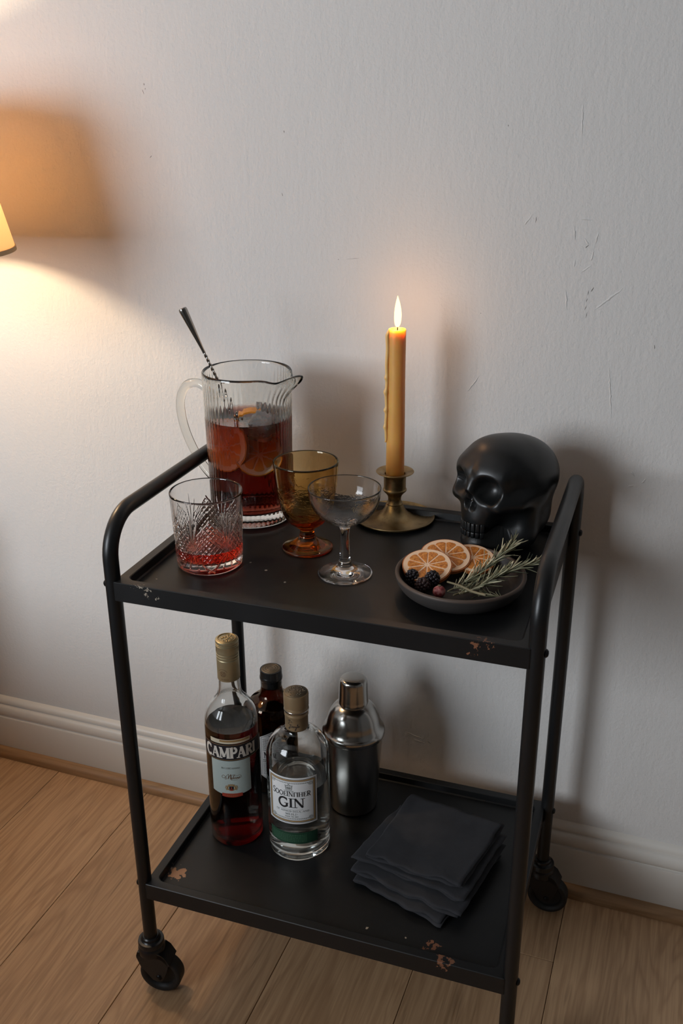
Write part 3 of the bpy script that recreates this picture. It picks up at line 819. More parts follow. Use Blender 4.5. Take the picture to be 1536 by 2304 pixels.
ri = lambda z: 0.0423 - (0.0423-0.0375)*(0.0945 - z)/(0.0945-0.0165)
build('drink', *lathe([(0, 0.0116-GAP), (0.032, 0.0120-GAP), (0.0362+GAP, 0.0135-GAP), (ri(.0165)+GAP, 0.0165), (ri(lv)+GAP, lv), (ri(lv)-.001, lv-.0003), (0, lv-.0004)], 96), 'red_aperitif', tum, sharp=30)

# ------------------------------------------------------------------ amber goblet
loc = cartpos(0.1756, 0.1745, F1)
gob = thing('amber_goblet', 'short stemmed amber glass goblet with hammered bowl', 'glass', loc)
pr = [(0.0, 0.0024), (0.024, 0.0014), (0.0285, 0.0)] + sprof([(0.0318, 0.0006), (0.0323, 0.0020), (0.0312, 0.0036), (0.024, 0.0068), (0.0155, 0.0115), (0.0108, 0.0165), (0.0092, 0.0220), (0.0098, 0.0270), (0.0165, 0.0325), (0.0240, 0.0390), (0.0300, 0.0490),
      (0.0338, 0.0610), (0.0366, 0.0760), (0.0388, 0.0920), (0.0402, 0.1080), (0.0407, 0.1165)], 5) + [(0.0404, 0.1178), (0.0394, 0.1180), (0.0388, 0.1172)] + \
     sprof([(0.0384, 0.115), (0.0370, 0.0980), (0.0348, 0.0800), (0.0318, 0.0640), (0.0278, 0.0530), (0.0222, 0.0440), (0.0140, 0.0385), (0.0, 0.0370)], 5)
build('bowl', *lathe(pr, 180), 'amber_glass', gob, sharp=None)

# ------------------------------------------------------------------ champagne coupe
loc = cartpos(0.2449, 0.1188, F1)
cou = thing('coupe_glass', 'clear stemmed coupe glass, empty, with a shallow seeded bowl', 'glass', loc)
pr = [(0.0, 0.0020), (0.026, 0.0010), (0.0300, 0.0)] + sprof([(0.0322, 0.0004), (0.0327, 0.0012), (0.0322, 0.0019), (0.024, 0.0045), (0.014, 0.0088), (0.0092, 0.0120), (0.0082, 0.0150), (0.0068, 0.0190), (0.0060, 0.026), (0.0054, 0.040), (0.0055, 0.054), (0.0068, 0.0610),
      (0.0130, 0.0660), (0.0220, 0.0705), (0.0310, 0.0775), (0.0380, 0.0875), (0.0415, 0.0985), (0.0427, 0.1085), (0.0428, 0.1105)], 5) + [(0.0425, 0.1112), (0.0419, 0.1112), (0.0416, 0.1105)] + \
     sprof([(0.0415, 0.1085), (0.0403, 0.0985), (0.0368, 0.0883), (0.0300, 0.0790), (0.0215, 0.0725), (0.0120, 0.0692), (0.0, 0.0682)], 5)
build('glass_body', *lathe(pr, 180), 'seeded_glass', cou, sharp=None)

# ------------------------------------------------------------------ candlestick and candle
HC = (0.2542, 0.3007); loc = cartpos(*HC, F1)
cs_ = thing('candlestick', 'aged brass candlestick with a broad saucer foot', 'candlestick', loc)
pr = [(0, 0.0012), (0.040, 0.0)] + sprof([(0.0500, 0.0012), (0.0540, 0.0034), (0.0550, 0.0052), (0.0546, 0.0060)], 4) + sprof([(0.0538, 0.0056), (0.0490, 0.0034), (0.0380, 0.0028), (0.0280, 0.0045), (0.0205, 0.0085), (0.0150, 0.0145), (0.0122, 0.0205)], 5) + [(0.0112, 0.0225), (0, 0.0225)]
build('saucer', *lathe(pr, 80), 'aged_brass', cs_, sharp=40)
pr = [(0.0, 0.0222), (0.0108, 0.0222), (0.0112, 0.0236), (0.0104, 0.0248)] + sprof([(0.0095, 0.0262), (0.0088, 0.0295), (0.0095, 0.0345), (0.0122, 0.0385), (0.0148, 0.0410)], 5) + [(0.0154, 0.0418), (0.0, 0.0418)]
build('stem', *lathe(pr, 56), 'aged_brass', cs_, sharp=40)
pr = [(0.0, 0.0415), (0.0150, 0.0415), (0.0160, 0.0426), (0.0160, 0.0442), (0.0151, 0.0452)] + sprof([(0.0149, 0.047), (0.0150, 0.060), (0.0165, 0.0652), (0.0215, 0.0680), (0.0250, 0.0686)], 5) + [(0.0255, 0.0692), (0.0250, 0.0700), (0.0185, 0.0690), (0.0138, 0.0665), (0.0130, 0.0640), (0.0130, 0.048), (0, 0.048)]
build('socket', *lathe(pr, 64), 'aged_brass', cs_, sharp=40)
CB = 0.0482
can = thing('taper_candle', 'lit ochre taper candle with a wax drip down its left side', 'candle', (loc[0], loc[1], F1 + CB))
CH = 0.2120                                   # wax height above the socket floor
def wobc(r, z, a): return r*(1 + 0.012*math.sin(2*a + z*30) + 0.008*math.sin(3*a - z*55))
pr = [(0, 0), (0.0122, 0.0004)] + [(0.0122 - 0.0011*t, 0.0004 + (CH - 0.003)*t) for t in np.linspace(0.05, 1, 22)] + [(0.0110, CH - 0.0006), (0.0104, CH + 0.0004), (0.0096, CH), (0.0088, CH - 0.0022), (0.005, CH - 0.0034), (0, CH - 0.0036)]
build('wax', *lathe(pr, 48, wobc), 'beeswax', can, sharp=None)
la = math.atan2(-0.344, -0.939) + 0.25          # towards the left of the picture
lv_ = Vector((math.cos(la), math.sin(la), 0))
dp, dr = [], []
beads = {0.150: .0012, 0.131: .0014, 0.107: .0016, 0.084: .0012, 0.062: .0018}
for i in range(90):
    t = i/89; z = CH + 0.0012 - t*0.150
    r = 0.0026 - 0.0007*t
    off = 0.0126 + 0.0004*math.sin(z*160) + 0.0009*t
    for bz, ba in beads.items():
        g = math.exp(-((z - bz)/0.0028)**2); r += ba*g*0.8; off += ba*g*0.5
    if i < 5: r *= 0.45 + 0.11*i; off -= 0.0006*(5-i)
    if i > 85: r *= 1 - 0.16*(i-85)
    dp.append(lv_*off + Vector((0, 0, z))); dr.append(r)
build('wax_drip', *tube(dp, lambda t: dr[min(89, int(round(t*89)))], 10), 'drip_wax', can, sharp=None)
wk = [(0, 0, CH - 0.0045), (0.0003, 0, CH + 0.001), (0.0002, -0.0002, CH + 0.004), (-0.0006, -0.0004, CH + 0.0075), (-0.0016, -0.0006, CH + 0.0100)]
build('wick', *tube(spline(wk, 4), 0.00075, 8), 'wick', can, sharp=None)
fz = CH + 0.0022
fp = [(0.0, fz)] + sprof([(0.0022, fz + .0008), (0.0040, fz + .0045), (0.0049, fz + .0105), (0.0050, fz + .0165), (0.0044, fz + .0230), (0.0030, fz + .0300), (0.0014, fz + .0355), (0.0003, fz + .0392)], 5) + [(0, fz + .0395)]
V, Fc = lathe(fp, 24)
V = [(x*0.92 + 0.0004*math.sin((z-fz)*90), y*0.92, z) for x, y, z in V]
build('flame', V, Fc, 'flame', can, sharp=None)
point('candle_light', (loc[0], loc[1], F1 + CB + fz + 0.017), CANDLE_POWER, (1.0, 0.50, 0.20), 0.006)

# ------------------------------------------------------------------ skull
def sd_ell(P, c, r):
    q = (P - np.array(c))/np.array(r); k0 = np.linalg.norm(q, axis=1); k1 = np.linalg.norm(q/np.array(r), axis=1)
    return k0*(k0 - 1)/np.maximum(k1, 1e-9)
def smin(a, b, k):
    h = np.clip(0.5 + 0.5*(b - a)/k, 0, 1); return b*(1-h) + a*h - k*h*(1-h)
def smax(a, b, k): return -smin(-a, -b, k)
def sd_cap(P, a, b, r):
    a = np.array(a); b = np.array(b); pa = P - a; ba = b - a
    h = np.clip(pa @ ba/(ba @ ba), 0, 1); return np.linalg.norm(pa - h[:, None]*ba, axis=1) - r
def skull_sdf(P):
    A = P.copy(); A[:, 0] = np.abs(A[:, 0])
    d = sd_ell(A, (0, -0.013, 0.0920), (0.0530, 0.0600, 0.0500))
    d = smin(d, sd_ell(A, (0, 0.012, 0.0990), (0.0470, 0.0450, 0.0430)), 0.020)
    d = smin(d, sd_ell(A, (0, 0.0190, 0.1120), (0.0420, 0.0350, 0.0310)), 0.012)
    d = smin(d, sd_ell(A, (0, 0.0350, 0.0850), (0.0420, 0.0275, 0.0330)), 0.014)
    d = smin(d, sd_cap(A, (0.010, 0.0510, 0.1085), (0.033, 0.0400, 0.1085), 0.0060), 0.018)   # brow ridge
    d = smin(d, sd_cap(A, (0.0340, 0.0470, 0.0720), (0.0430, 0.0240, 0.0770), 0.0080), 0.014)  # cheekbone
    d = smin(d, sd_cap(A, (0.0430, 0.0240, 0.0770), (0.0470, -0.010, 0.0800), 0.0060), 0.016)
    d = smin(d, sd_ell(A, (0, 0.0450, 0.0530), (0.0245, 0.0200, 0.0240)), 0.012)
    d = smin(d, sd_ell(A, (0, 0.0440, 0.0160), (0.0245, 0.0205, 0.0165)), 0.010)               # chin
    d = smin(d, sd_cap(A, (0.0230, 0.036, 0.0130), (0.0360, 0.000, 0.0240), 0.0100), 0.012)    # jaw
    d = smin(d, sd_cap(A, (0.0360, 0.000, 0.0240), (0.0400, -0.004, 0.0680), 0.0100), 0.018)
    d = smin(d, sd_ell(A, (0, -0.018, 0.0450), (0.0430, 0.0500, 0.0450)), 0.016)
    d = smax(d, -sd_ell(A, (0.0232, 0.0650, 0.0915), (0.0180, 0.0270, 0.0180)), 0.005)         # eye sockets
    d = smin(d, sd_cap(A, (0, 0.0600, 0.1010), (0, 0.0655, 0.0875), 0.0042), 0.006)            # nose bridge
    no = smin(sd_ell(A, (0.0046, 0.0690, 0.0690), (0.0052, 0.0150, 0.0070)), sd_ell(A, (0, 0.069, 0.0790), (0.0042, 0.0130, 0.0095)), 0.003)
    d = smax(d, -no, 0.0026)
    d = smax(d, -sd_ell(A, (0.0640, 0.034, 0.1000), (0.0125, 0.018, 0.0160)), 0.018)           # temple
    d = smax(d, -sd_ell(A, (0.0400, 0.050, 0.0450), (0.0105, 0.030, 0.0150)), 0.012)           # hollow cheek
    d = smax(d, -sd_cap(A, (0, 0.0690, 0.0365), (0.021, 0.0520, 0.0365), 0.0050), 0.003)       # mouth line bed
    d = smax(d, -P[:, 2], 0.0015)
    return d
bm = bmesh.new(); bmesh.ops.create_icosphere(bm, subdivisions=7, radius=1.0)
dirs = np.array([v.co[:] for v in bm.verts]); Fs = [tuple(v.index for v in f.verts) for f in bm.faces]; bm.free()
# denser look at the face: bend the directions forward
C0 = np.array((0, 0.006, 0.074))
dirs[:, 1] += 0.0; dirs /= np.linalg.norm(dirs, axis=1)[:, None]
t_hi = np.full(len(dirs), 0.11); t = t_hi.copy(); done = np.zeros(len(dirs), bool)
for _ in range(70):
    act = np.where(~done)[0]
    if len(act) == 0: break
    s = skull_sdf(C0 + dirs[act]*t[act, None])
    hit = s < 0.00006
    done[act[hit]] = True
    t[act[~hit]] -= s[~hit]*0.75
    t[act] = np.maximum(t[act], 0.008)
SV = C0 + dirs*t[:, None]
SKL = cartpos(0.4085, 0.2660, F1)
fa = math.radians(-123.0)                     # the face looks left of the camera
sk = thing('skull_ornament', 'matt black ceramic skull facing left at the back of the top tray', 'ornament', SKL, fa - PI/2)
build('cranium', SV.tolist(), Fs, 'black_ceramic', sk, sharp=None)
def tooth(a, z, w, h, up):
    R_ = 0.0206
    c_ = Vector((R_*math.sin(a), 0.0432 + R_*math.cos(a), z))
    bm = bmesh.new(); bmesh.ops.create_cube(bm, size=1)
    for v in bm.verts:
        tp = 1.0 - 0.18*(0.5 + (v.co.z if up else -v.co.z))
        v.co = Vector((v.co.x*w*tp, v.co.y*0.006, v.co.z*h))
    bmesh.ops.bevel(bm, geom=bm.edges[:], offset=0.0011, segments=2, affect='EDGES', profile=0.6)
    M = Matrix.Translation(c_) @ Matrix.Rotation(-a, 4, 'Z')
    V = [M @ v.co for v in bm.verts]; Fc = [tuple(v.index for v in f.verts) for f in bm.faces]; bm.free()
    build('tooth', V, Fc, 'black_ceramic', sk, sharp=None)
for i in range(8):
    a = (i - 3.5)*0.265
    tooth(a, 0.0412, 0.0059 if i in (3, 4) else 0.0055, 0.0108, True)
    tooth(a, 0.0314, 0.0053, 0.0078, False)

# ------------------------------------------------------------------ dish with garnishes
DC = (0.3862, 0.1140)
loc = cartpos(*DC, F1)
dish = thing('ceramic_dish', 'shallow dark stoneware dish holding dried orange, berries and rosemary', 'dish', loc)
pr = [(0, 0.0015), (0.048, 0.0), (0.0560, 0.0010)] + sprof([(0.0600, 0.0030), (0.0680, 0.0090), (0.0726, 0.0160), (0.0745, 0.0225)], 4) + [(0.0747, 0.0243)]
pi_ = [(0.0744, 0.0256), (0.0730, 0.0262), (0.0712, 0.0256), (0.0704, 0.0240)]
pn = sprof([(0.0702, 0.0235), (0.0685, 0.0165), (0.0640, 0.0098), (0.0560, 0.0062), (0.030, 0.0052), (0.0, 0.0050)], 4)
build('bowl', *lathe(pr + [(0.0744, 0.0250)] + [(0.0704, 0.0245)] + pn, 96), 'stoneware', dish, sharp=45)
build('rim', *lathe([(0.0748, 0.0240), (0.0748, 0.0254), (0.0738, 0.0266), (0.0722, 0.0268), (0.0706, 0.0258), (0.0701, 0.0242), (0.0724, 0.0240), (0.0748, 0.0240)], 96), 'stoneware_rim', dish, sharp=None)
toc = Vector((0.344, -0.939, 0))
def tilt(deg, side=0.0):
    a = math.radians(deg); r_ = Vector((0.939, 0.344, 0))
    return (toc*math.sin(a) + r_*side + Vector((0, 0, math.cos(a))))
sl = [((0.3450, 0.1215, F1 + 0.0232), 17, -0.05, 0.0290, 0.0050, 'dried orange slice at the front left of the dish, on top of the others', 0.35),
      ((0.3600, 0.1500, F1 + 0.0258), 15, 0.03, 0.0300, 0.0045, 'dried orange slice in the middle, tucked behind the front slice', 0.1),
      ((0.3905, 0.1625, F1 + 0.0215), 14, 0.08, 0.0265, 0.0045, 'dried orange slice at the back of the dish, half hidden by rosemary', 0.7)]
for ps, ti, sd_, R_, tk, lab, a0 in sl:
    citrus('dried_orange_slice', R_, tk, 10, cartpos(*ps), tuple(tilt(ti, sd_)), lab, False, 'dried orange slices in the dish', a0)
def berry(name, ps, R_, squash, material, label, drupes, group=None):
    t = thing(name, label, 'berry', cartpos(*ps), random.random()*3, group)
    parts = [ico(R_*0.80, 2, Matrix.Diagonal((1, 1, squash, 1)))]
    ga = PI*(3 - math.sqrt(5))
    for i in range(drupes):
        zz = 1 - 2*(i + 0.5)/drupes; rr = math.sqrt(1 - zz*zz); a = ga*i
        c_ = Vector((rr*math.cos(a)*R_*0.80, rr*math.sin(a)*R_*0.80, zz*R_*0.80*squash))
        parts.append(ico(R_*(0.26 + 0.06*random.random()), 1, Matrix.Translation(c_)))
    build('drupelets', *merge(*parts), material, t, sharp=None)
    cal = lathe([(0, 0), (R_*0.30, -R_*0.06), (R_*0.34, R_*0.0), (R_*0.12, R_*0.10), (0, R_*0.10)], 7)
    build('calyx', *xf(cal, Matrix.Translation((0, 0, -R_*0.98*squash))), 'rosemary_stem', t, sharp=None)
berry('blackberry', (0.3330, 0.1015, F1 + 0.0165), 0.0088, 1.15, 'blackberry', 'plump blackberry at the left edge of the dish', 46, 'blackberries in the dish')
berry('blackberry', (0.3565, 0.1010, F1 + 0.0185), 0.0088, 1.15, 'blackberry', 'blackberry beside the front orange slice, above the red berry', 46, 'blackberries in the dish')
berry('blackberry', (0.3485, 0.0885, F1 + 0.0150), 0.0090, 1.0, 'blackberry_dry', 'reddish shrivelled blackberry between the other two berries', 46, 'blackberries in the dish')
t = thing('red_berry', 'small frosted red berry at the front of the dish', 'berry', cartpos(0.3690, 0.0830, F1 + 0.0128))
V, Fc = ico(0.0072, 3); V = [v*(1 + 0.07*noise.noise(v*260)) for v in V]
build('berry_skin', V, Fc, 'red_berry', t, sharp=None)
build('calyx', *xf(lathe([(0, 0), (0.0016, 0.0004), (0.0021, 0.0010), (0.0008, 0.0005), (0, 0.0003)], 6), Matrix.Translation((0, 0, 0.0069))), 'rosemary_stem', t, sharp=None)

def needle_proto(L_, bend):
    V, Fc = [], []; k = 6
    for i in range(k+1):
        t_ = i/k; w_ = 0.00085*(math.sin(PI*min(1, 0.12 + 0.80*t_))**0.6); z_ = bend*t_*t_*L_
        x_ = L_*t_
        V += [(x_, -w_, z_ + 0.00025), (x_, 0, z_ + 0.00005), (x_, w_, z_ + 0.00025), (x_, 0, z_ - 0.0004)]
    for i in range(k):
        for j in range(4): Fc.append((i*4+j, i*4+(j+1) % 4, (i+1)*4+(j+1) % 4, (i+1)*4+j))
    Fc += [(3, 2, 1, 0), tuple(k*4 + j for j in range(4))]
    return V, Fc
NEEDLES = []
def sprig(label, pts, nn, l0, l1, seed, bare=0.1):
    rnd = random.Random(seed)
    P = [Vector(cartpos(*p)) for p in spline(pts, 8)]
    base = P[0].copy()
    t = thing('rosemary_sprig', label, 'rosemary', tuple(base), 0, 'rosemary sprigs in the dish')
    path = [p - base for p in P]
    build('stem', *tube(path, lambda s: 0.0010 - 0.0006*s, 7), 'rosemary_stem', t, sharp=None)
    for i in range(nn):
        f = bare + (1 - bare)*(i/(nn-1))**0.9
        x = f*(len(path)-1); i0 = min(int(x), len(path)-2); c_ = path[i0].lerp(path[i0+1], x - i0)
        tg = (path[i0+1] - path[i0]).normalized()
        phi = i*2.4 + rnd.random()*0.8
        up = Vector((0, 0, 1)); s1 = tg.cross(up).normalized(); s2 = s1.cross(tg)
        rad = s1*math.cos(phi) + s2*math.sin(phi)
        if rad.z < -0.35: rad.z = -0.25*rad.z
        spread = 0.36 + 0.34*rnd.random()
        d = (tg*math.cos(spread) + rad*math.sin(spread)).normalized()
        L_ = (l0 + (l1 - l0)*rnd.random())*(1.0 if f < 0.85 else 0.85)
        if not NEEDLES:
            for bnd in (0.10, 0.22, -0.10):
                NEEDLES.append(build('needle', *needle_proto(0.015, bnd), 'rosemary_leaf', t, sharp=None))
            o = NEEDLES[0]
        elif i < 3 and len(t.children) < 4 and NEEDLES[i].parent == t: o = NEEDLES[i]
        else:
            o = NEEDLES[rnd.randrange(3)].copy(); COL.objects.link(o); o.parent = t
        zax = (rad - d*rad.dot(d)).normalized(); yax = zax.cross(d)
        M = Matrix((d, yax, zax)).transposed()
        o.rotation_mode = 'QUATERNION'; o.rotation_quaternion = M.to_quaternion(); o.location = c_
        o.scale = (L_/0.015, 1.0, 1.0)
sprig('rosemary sprig pointing to the back, its tip rising over the rim of the dish', [(0.378, 0.084, F1+.0135), (0.398, 0.109, F1+.0200), (0.418, 0.136, F1+.0330), (0.4360, 0.1640, F1+.0445)], 84, .015, .026, 3)
sprig('rosemary sprig reaching right past the rim of the dish towards the cart frame', [(0.392, 0.083, F1+.0135), (0.412, 0.100, F1+.0190), (0.437, 0.118, F1+.0310), (0.4660, 0.1360, F1+.0385)], 84, .015, .026, 5)
sprig('rosemary sprig lying flat in the dish between the two longer sprigs', [(0.386, 0.079, F1+.0125), (0.402, 0.099, F1+.0150), (0.420, 0.118, F1+.0180), (0.437, 0.136, F1+.0260)], 60, .013, .022, 9)
sprig('short dark rosemary sprig at the front right of the dish', [(0.4400, 0.0880, F1+.0150), (0.427, 0.093, F1+.0125), (0.412, 0.094, F1+.0120), (0.400, 0.092, F1+.0130)], 34, .010, .016, 11, 0.05)
tw = [(0.3755, 0.0945, F1+.0205), (0.392, 0.0845, F1+.0230), (0.409, 0.0735, F1+.0235), (0.4250, 0.0660, F1+.0255)]
o = build('rosemary_stalk', *tube([Vector(cartpos(*p)) for p in spline(tw, 6)], lambda s: 0.0011 + 0.0005*s, 8), 'rosemary_stem', None, sharp=None)
tag(o, 'bare rosemary stalk lying across the front of the dish', 'rosemary')

# ------------------------------------------------------------------ lettering: a small stroke alphabet with serifs
GL = {}
def arc(cx_, cy_, rx, ry, a0, a1, k=12):
    return [(cx_ + rx*math.cos(math.radians(a0 + (a1-a0)*i/k)), cy_ + ry*math.sin(math.radians(a0 + (a1-a0)*i/k))) for i in range(k+1)]
B_, T_ = 1.0, 0.42                            # thick and thin
S = lambda x, y, w=0.17: ([(x - w, y), (x + w, y)], T_*0.8)
GL['C'] = (0.78, [(arc(0.42, 0.5, 0.36, 0.5, 50, 310, 20), B_), ([(0.68, 1.0), (0.68, 0.72)], T_), ([(0.68, 0.0), (0.68, 0.2)], T_*.6)])
GL['A'] = (0.86, [([(0.12, 0), (0.43, 1.0)], T_*1.1), ([(0.43, 1.0), (0.74, 0)], B_), ([(0.24, 0.33), (0.62, 0.33)], T_), S(0.12, 0.02), S(0.74, 0.02)])
GL['M'] = (1.02, [([(0.14, 0), (0.16, 1.0)], T_*1.1), ([(0.16, 1.0), (0.50, 0.12)], B_), ([(0.50, 0.12), (0.84, 1.0)], T_), ([(0.86, 1.0), (0.88, 0)], B_), S(0.14, 0.02), S(0.88, 0.02), S(0.12, 0.98, .12), S(0.90, 0.98, .12)])
GL['P'] = (0.72, [([(0.2, 0), (0.2, 1)], B_), ([(0.2, 0.97), (0.42, 0.97)] + arc(0.42, 0.73, 0.24, 0.24, 90, -90) + [(0.2, 0.48)], B_*.8), S(0.2, 0.02), S(0.14, 0.98, .12)])
GL['R'] = (0.82, GL['P'][1] + [([(0.42, 0.49), (0.70, 0.02)], B_*.9), S(0.72, 0.02, .1)])
GL['I'] = (0.36, [([(0.18, 0), (0.18, 1)], B_), S(0.18, 0.02), S(0.18, 0.98)])
GL['G'] = (0.86, [(arc(0.44, 0.5, 0.38, 0.5, 50, 318, 20), B_), ([(0.72, 0.42), (0.72, 0.06)], B_), S(0.68, 0.43), ([(0.71, 1.0), (0.71, 0.72)], T_)])
GL['N'] = (0.92, [([(0.16, 0), (0.16, 1)], T_), ([(0.16, 1), (0.76, 0)], B_), ([(0.76, 0), (0.76, 1)], T_), S(0.16, 0.02), S(0.12, 0.98, .12), S(0.76, 0.98)])
GL['S'] = (0.62, [(arc(0.30, 0.74, 0.22, 0.25, 30, 230, 12) + arc(0.30, 0.26, 0.24, 0.26, 60, -150, 14), B_*.9), ([(0.50, 1.0), (0.50, 0.76)], T_), ([(0.07, 0.0), (0.07, 0.26)], T_)])
GL['O'] = (0.90, [(arc(0.45, 0.5, 0.36, 0.5, 0, 360, 26), B_*.85)])
GL['E'] = (0.70, [([(0.2, 0), (0.2, 1)], B_), ([(0.1, 0.98), (0.6, 0.98)], T_), ([(0.2, 0.5), (0.48, 0.5)], T_), ([(0.1, 0.02), (0.62, 0.02)], T_), ([(0.6, 1), (0.6, 0.78)], T_), ([(0.62, 0), (0.62, 0.24)], T_), ([(0.48, 0.62), (0.48, 0.38)], T_*.8)])
GL['T'] = (0.74, [([(0.37, 0), (0.37, 1)], B_), ([(0.06, 0.98), (0.68, 0.98)], T_), ([(0.06, 1), (0.06, 0.76)], T_), ([(0.68, 1), (0.68, 0.76)], T_), S(0.37, 0.02)])
GL['H'] = (0.90, [([(0.18, 0), (0.18, 1)], B_), ([(0.72, 0), (0.72, 1)], B_), ([(0.18, 0.5), (0.72, 0.5)], T_), S(0.18, .02), S(0.18, .98), S(0.72, .02), S(0.72, .98)])
GL['F'] = (0.64, [([(0.2, 0), (0.2, 1)], B_), ([(0.1, 0.98), (0.58, 0.98)], T_), ([(0.58, 1), (0.58, 0.76)], T_), S(0.2, 0.02)])        # half-printed letter, no middle bar
GL['L'] = (0.66, [([(0.2, 0), (0.2, 1)], B_), ([(0.1, 0.02), (0.6, 0.02)], T_), ([(0.6, 0), (0.6, 0.24)], T_), S(0.2, .98)])
GL['D'] = (0.84, [([(0.2, 0), (0.2, 1)], B_), ([(0.1, .98), (0.36, .98)] + arc(0.36, 0.5, 0.36, 0.48, 90, -90, 14) + [(0.1, .02)], B_*.8)])
GL['B'] = (0.74, GL['P'][1] + [([(0.42, 0.49)] + arc(0.42, 0.25, 0.26, 0.24, 90, -90) + [(0.2, 0.02)], B_*.8)])
GL['W'] = (1.1, [([(0.1, 1), (0.32, 0)], B_), ([(0.32, 0), (0.55, 0.9)], T_), ([(0.55, 0.9), (0.78, 0)], B_), ([(0.78, 0), (1.0, 1)], T_), S(.1, .98), S(1.0, .98)])
GL['U'] = (0.86, [([(0.18, 1), (0.18, 0.35)] + arc(0.43, 0.32, 0.25, 0.32, 180, 360) + [(0.68, 1)], B_*.85), S(.18, .98), S(.68, .98)])
GL['Y'] = (0.80, [([(0.1, 1), (0.4, 0.5), (0.4, 0)], B_), ([(0.7, 1), (0.4, 0.5)], T_), S(.4, .02), S(.1, .98, .12), S(.7, .98, .12)])
GL['Z'] = (0.70, [([(0.1, .98), (0.6, .98), (0.1, .02), (0.62, .02)], B_*.7)])
GL['2'] = (0.62, [(arc(0.3, 0.74, 0.22, 0.25, 160, -30) + [(0.1, 0.02), (0.55, 0.02)], B_*.8)])
GL['8'] = (0.62, [(arc(0.3, 0.74, 0.19, 0.24, 0, 360, 16), B_*.8), (arc(0.3, 0.25, 0.23, 0.25, 0, 360, 16), B_*.8)])
GL['.'] = (0.30, [([(0.1, 0.0), (0.1, 0.14)], B_)])
GL[','] = (0.30, [([(0.12, 0.12), (0.08, -0.10)], B_)])
GL['-'] = (0.40, [([(0.06, 0.45), (0.34, 0.45)], B_)])
GL[' '] = (0.40, [])
def ribbon(pts, w):
    P = [np.array(p, float) for p in pts]; V, Fc = [], []
    # refine long strokes so that they follow the curve of the bottle
    Q = [P[0]]
    for a, c in zip(P[:-1], P[1:]):
        k = max(1, int(np.linalg.norm(c - a)/0.0020))
        for i in range(1, k+1): Q.append(a + (c - a)*i/k)
    for i in range(len(Q)):
        tg = Q[min(i+1, len(Q)-1)] - Q[max(i-1, 0)]; l = np.linalg.norm(tg)
        tg = tg/l if l > 1e-12 else np.array((1.0, 0)); nn_ = np.array((-tg[1], tg[0]))*w/2
        V += [Q[i] + nn_, Q[i] - nn_]
    for i in range(len(Q)-1): Fc.append((2*i, 2*i+1, 2*i+3, 2*i+2))
    return V, Fc
def text_strokes(txt, h, x0, z0, width=None, aspect=1.0, weight=0.17, heights=None):
    tot = sum(GL[c][0] for c in txt)*h*aspect
    if width: aspect *= width/tot; tot = width
    x = x0 - tot/2; parts = []
    for i, c in enumerate(txt):
        adv, st_ = GL[c]; hh = h*(heights[i] if heights else 1.0)
        for pts, wt in st_:
            parts.append(ribbon([(x + px*h*aspect, z0 + pz*hh) for px, pz in pts], weight*h*wt))
        x += adv*h*aspect
    return parts
class Wrap:                                   # (s, z) on a cylinder of radius R around the bottle axis; angle 0 faces the camera
    def __init__(s, R, a0): s.R = R; s.a0 = a0
    def __call__(s, part, lift):
        R = s.R + lift; V = []
        for p in part[0]:
            a = s.a0 + p[0]/s.R; V.append((R*math.cos(a), R*math.sin(a), p[1]))
        return V, part[1]
def patch(pts_top, pts_bot):                  # strips between two (s, z) polylines
    V = [np.array(p) for p in pts_top] + [np.array(p) for p in pts_bot]; k = len(pts_top)
    return V, [(i, i+1, k+i+1, k+i) for i in range(k-1)]
def band(s0, s1, z0, z1, k=28, bow=0.0):
    ss = np.linspace(s0, s1, k)
    return patch([(s, z1) for s in ss], [(s, z0 - bow*(1 - ((s - (s0+s1)/2)/((s1-s0)/2))**2)) for s in ss])
def lines_mesh(rows, s0, s1, seed, w, wordy=True):
    rnd = random.Random(seed); parts = []
    for z in rows:
        x = s0
        while x < s1 - 0.0004:
            l = min(rnd.uniform(0.0012, 0.0035), s1 - x); parts.append(ribbon([(x, z), (x + l, z)], w)); x += l + 0.0007
    return parts
def put(name, wrap, parts, lift, material, parent):
    return build(name, *wrap(merge(*parts), lift), material, parent, sharp=None, recalc=False)

# ------------------------------------------------------------------ red aperitif bottle
def bottle_glass(outer, inner, seg=72): return lathe(outer + list(reversed(inner)), seg)
BC = (0.0710, 0.1404); loc = cartpos(*BC, F2)
fc = faces_camera(loc)
bot = thing('aperitif_bottle', 'tall red aperitif bottle with gold screw cap and black CAMPARI band', 'bottle', loc)
RB = 0.0373
outer = [(0, 0.0030), (0.028, 0.0030), (0.032, 0.0005), (0.0350, 0.0006)] + [(RB, 0.0040), (RB, 0.06), (RB, 0.12), (RB, 0.184)] + sprof([(RB, 0.190), (0.0364, 0.199), (0.0330, 0.2095), (0.0275, 0.2190), (0.0215, 0.2260), (0.0172, 0.2330), (0.0153, 0.2420), (0.0146, 0.2560)], 6) + [(0.0142, 0.300), (0.0142, 0.312)]
inner = [(0, 0.0075), (0.026, 0.0070), (0.0325, 0.0075), (RB - 0.0025, 0.0110), (RB - 0.0025, 0.184)] + sprof([(RB - .0025, 0.190), (0.0340, 0.198), (0.0307, 0.2082), (0.0250, 0.2175), (0.0192, 0.2245), (0.0148, 0.2320), (0.0128, 0.2420), (0.0120, 0.2560)], 6) + [(0.0115, 0.300), (0.0115, 0.312)]
build('glass_body', *bottle_glass(outer, inner), 'clear_glass', bot, sharp=40)
lz = 0.1895; rl = RB - 0.0025 + GAP
build('aperitif', *lathe([(0, 0.0075-GAP), (0.026, 0.0070-GAP), (0.0325, 0.0075-GAP), (rl, 0.0110), (rl, 0.10), (rl - .00005, lz), (rl-.0012, lz-.0005), (0, lz-.0006)], 72), 'bitter_red', bot, sharp=30)
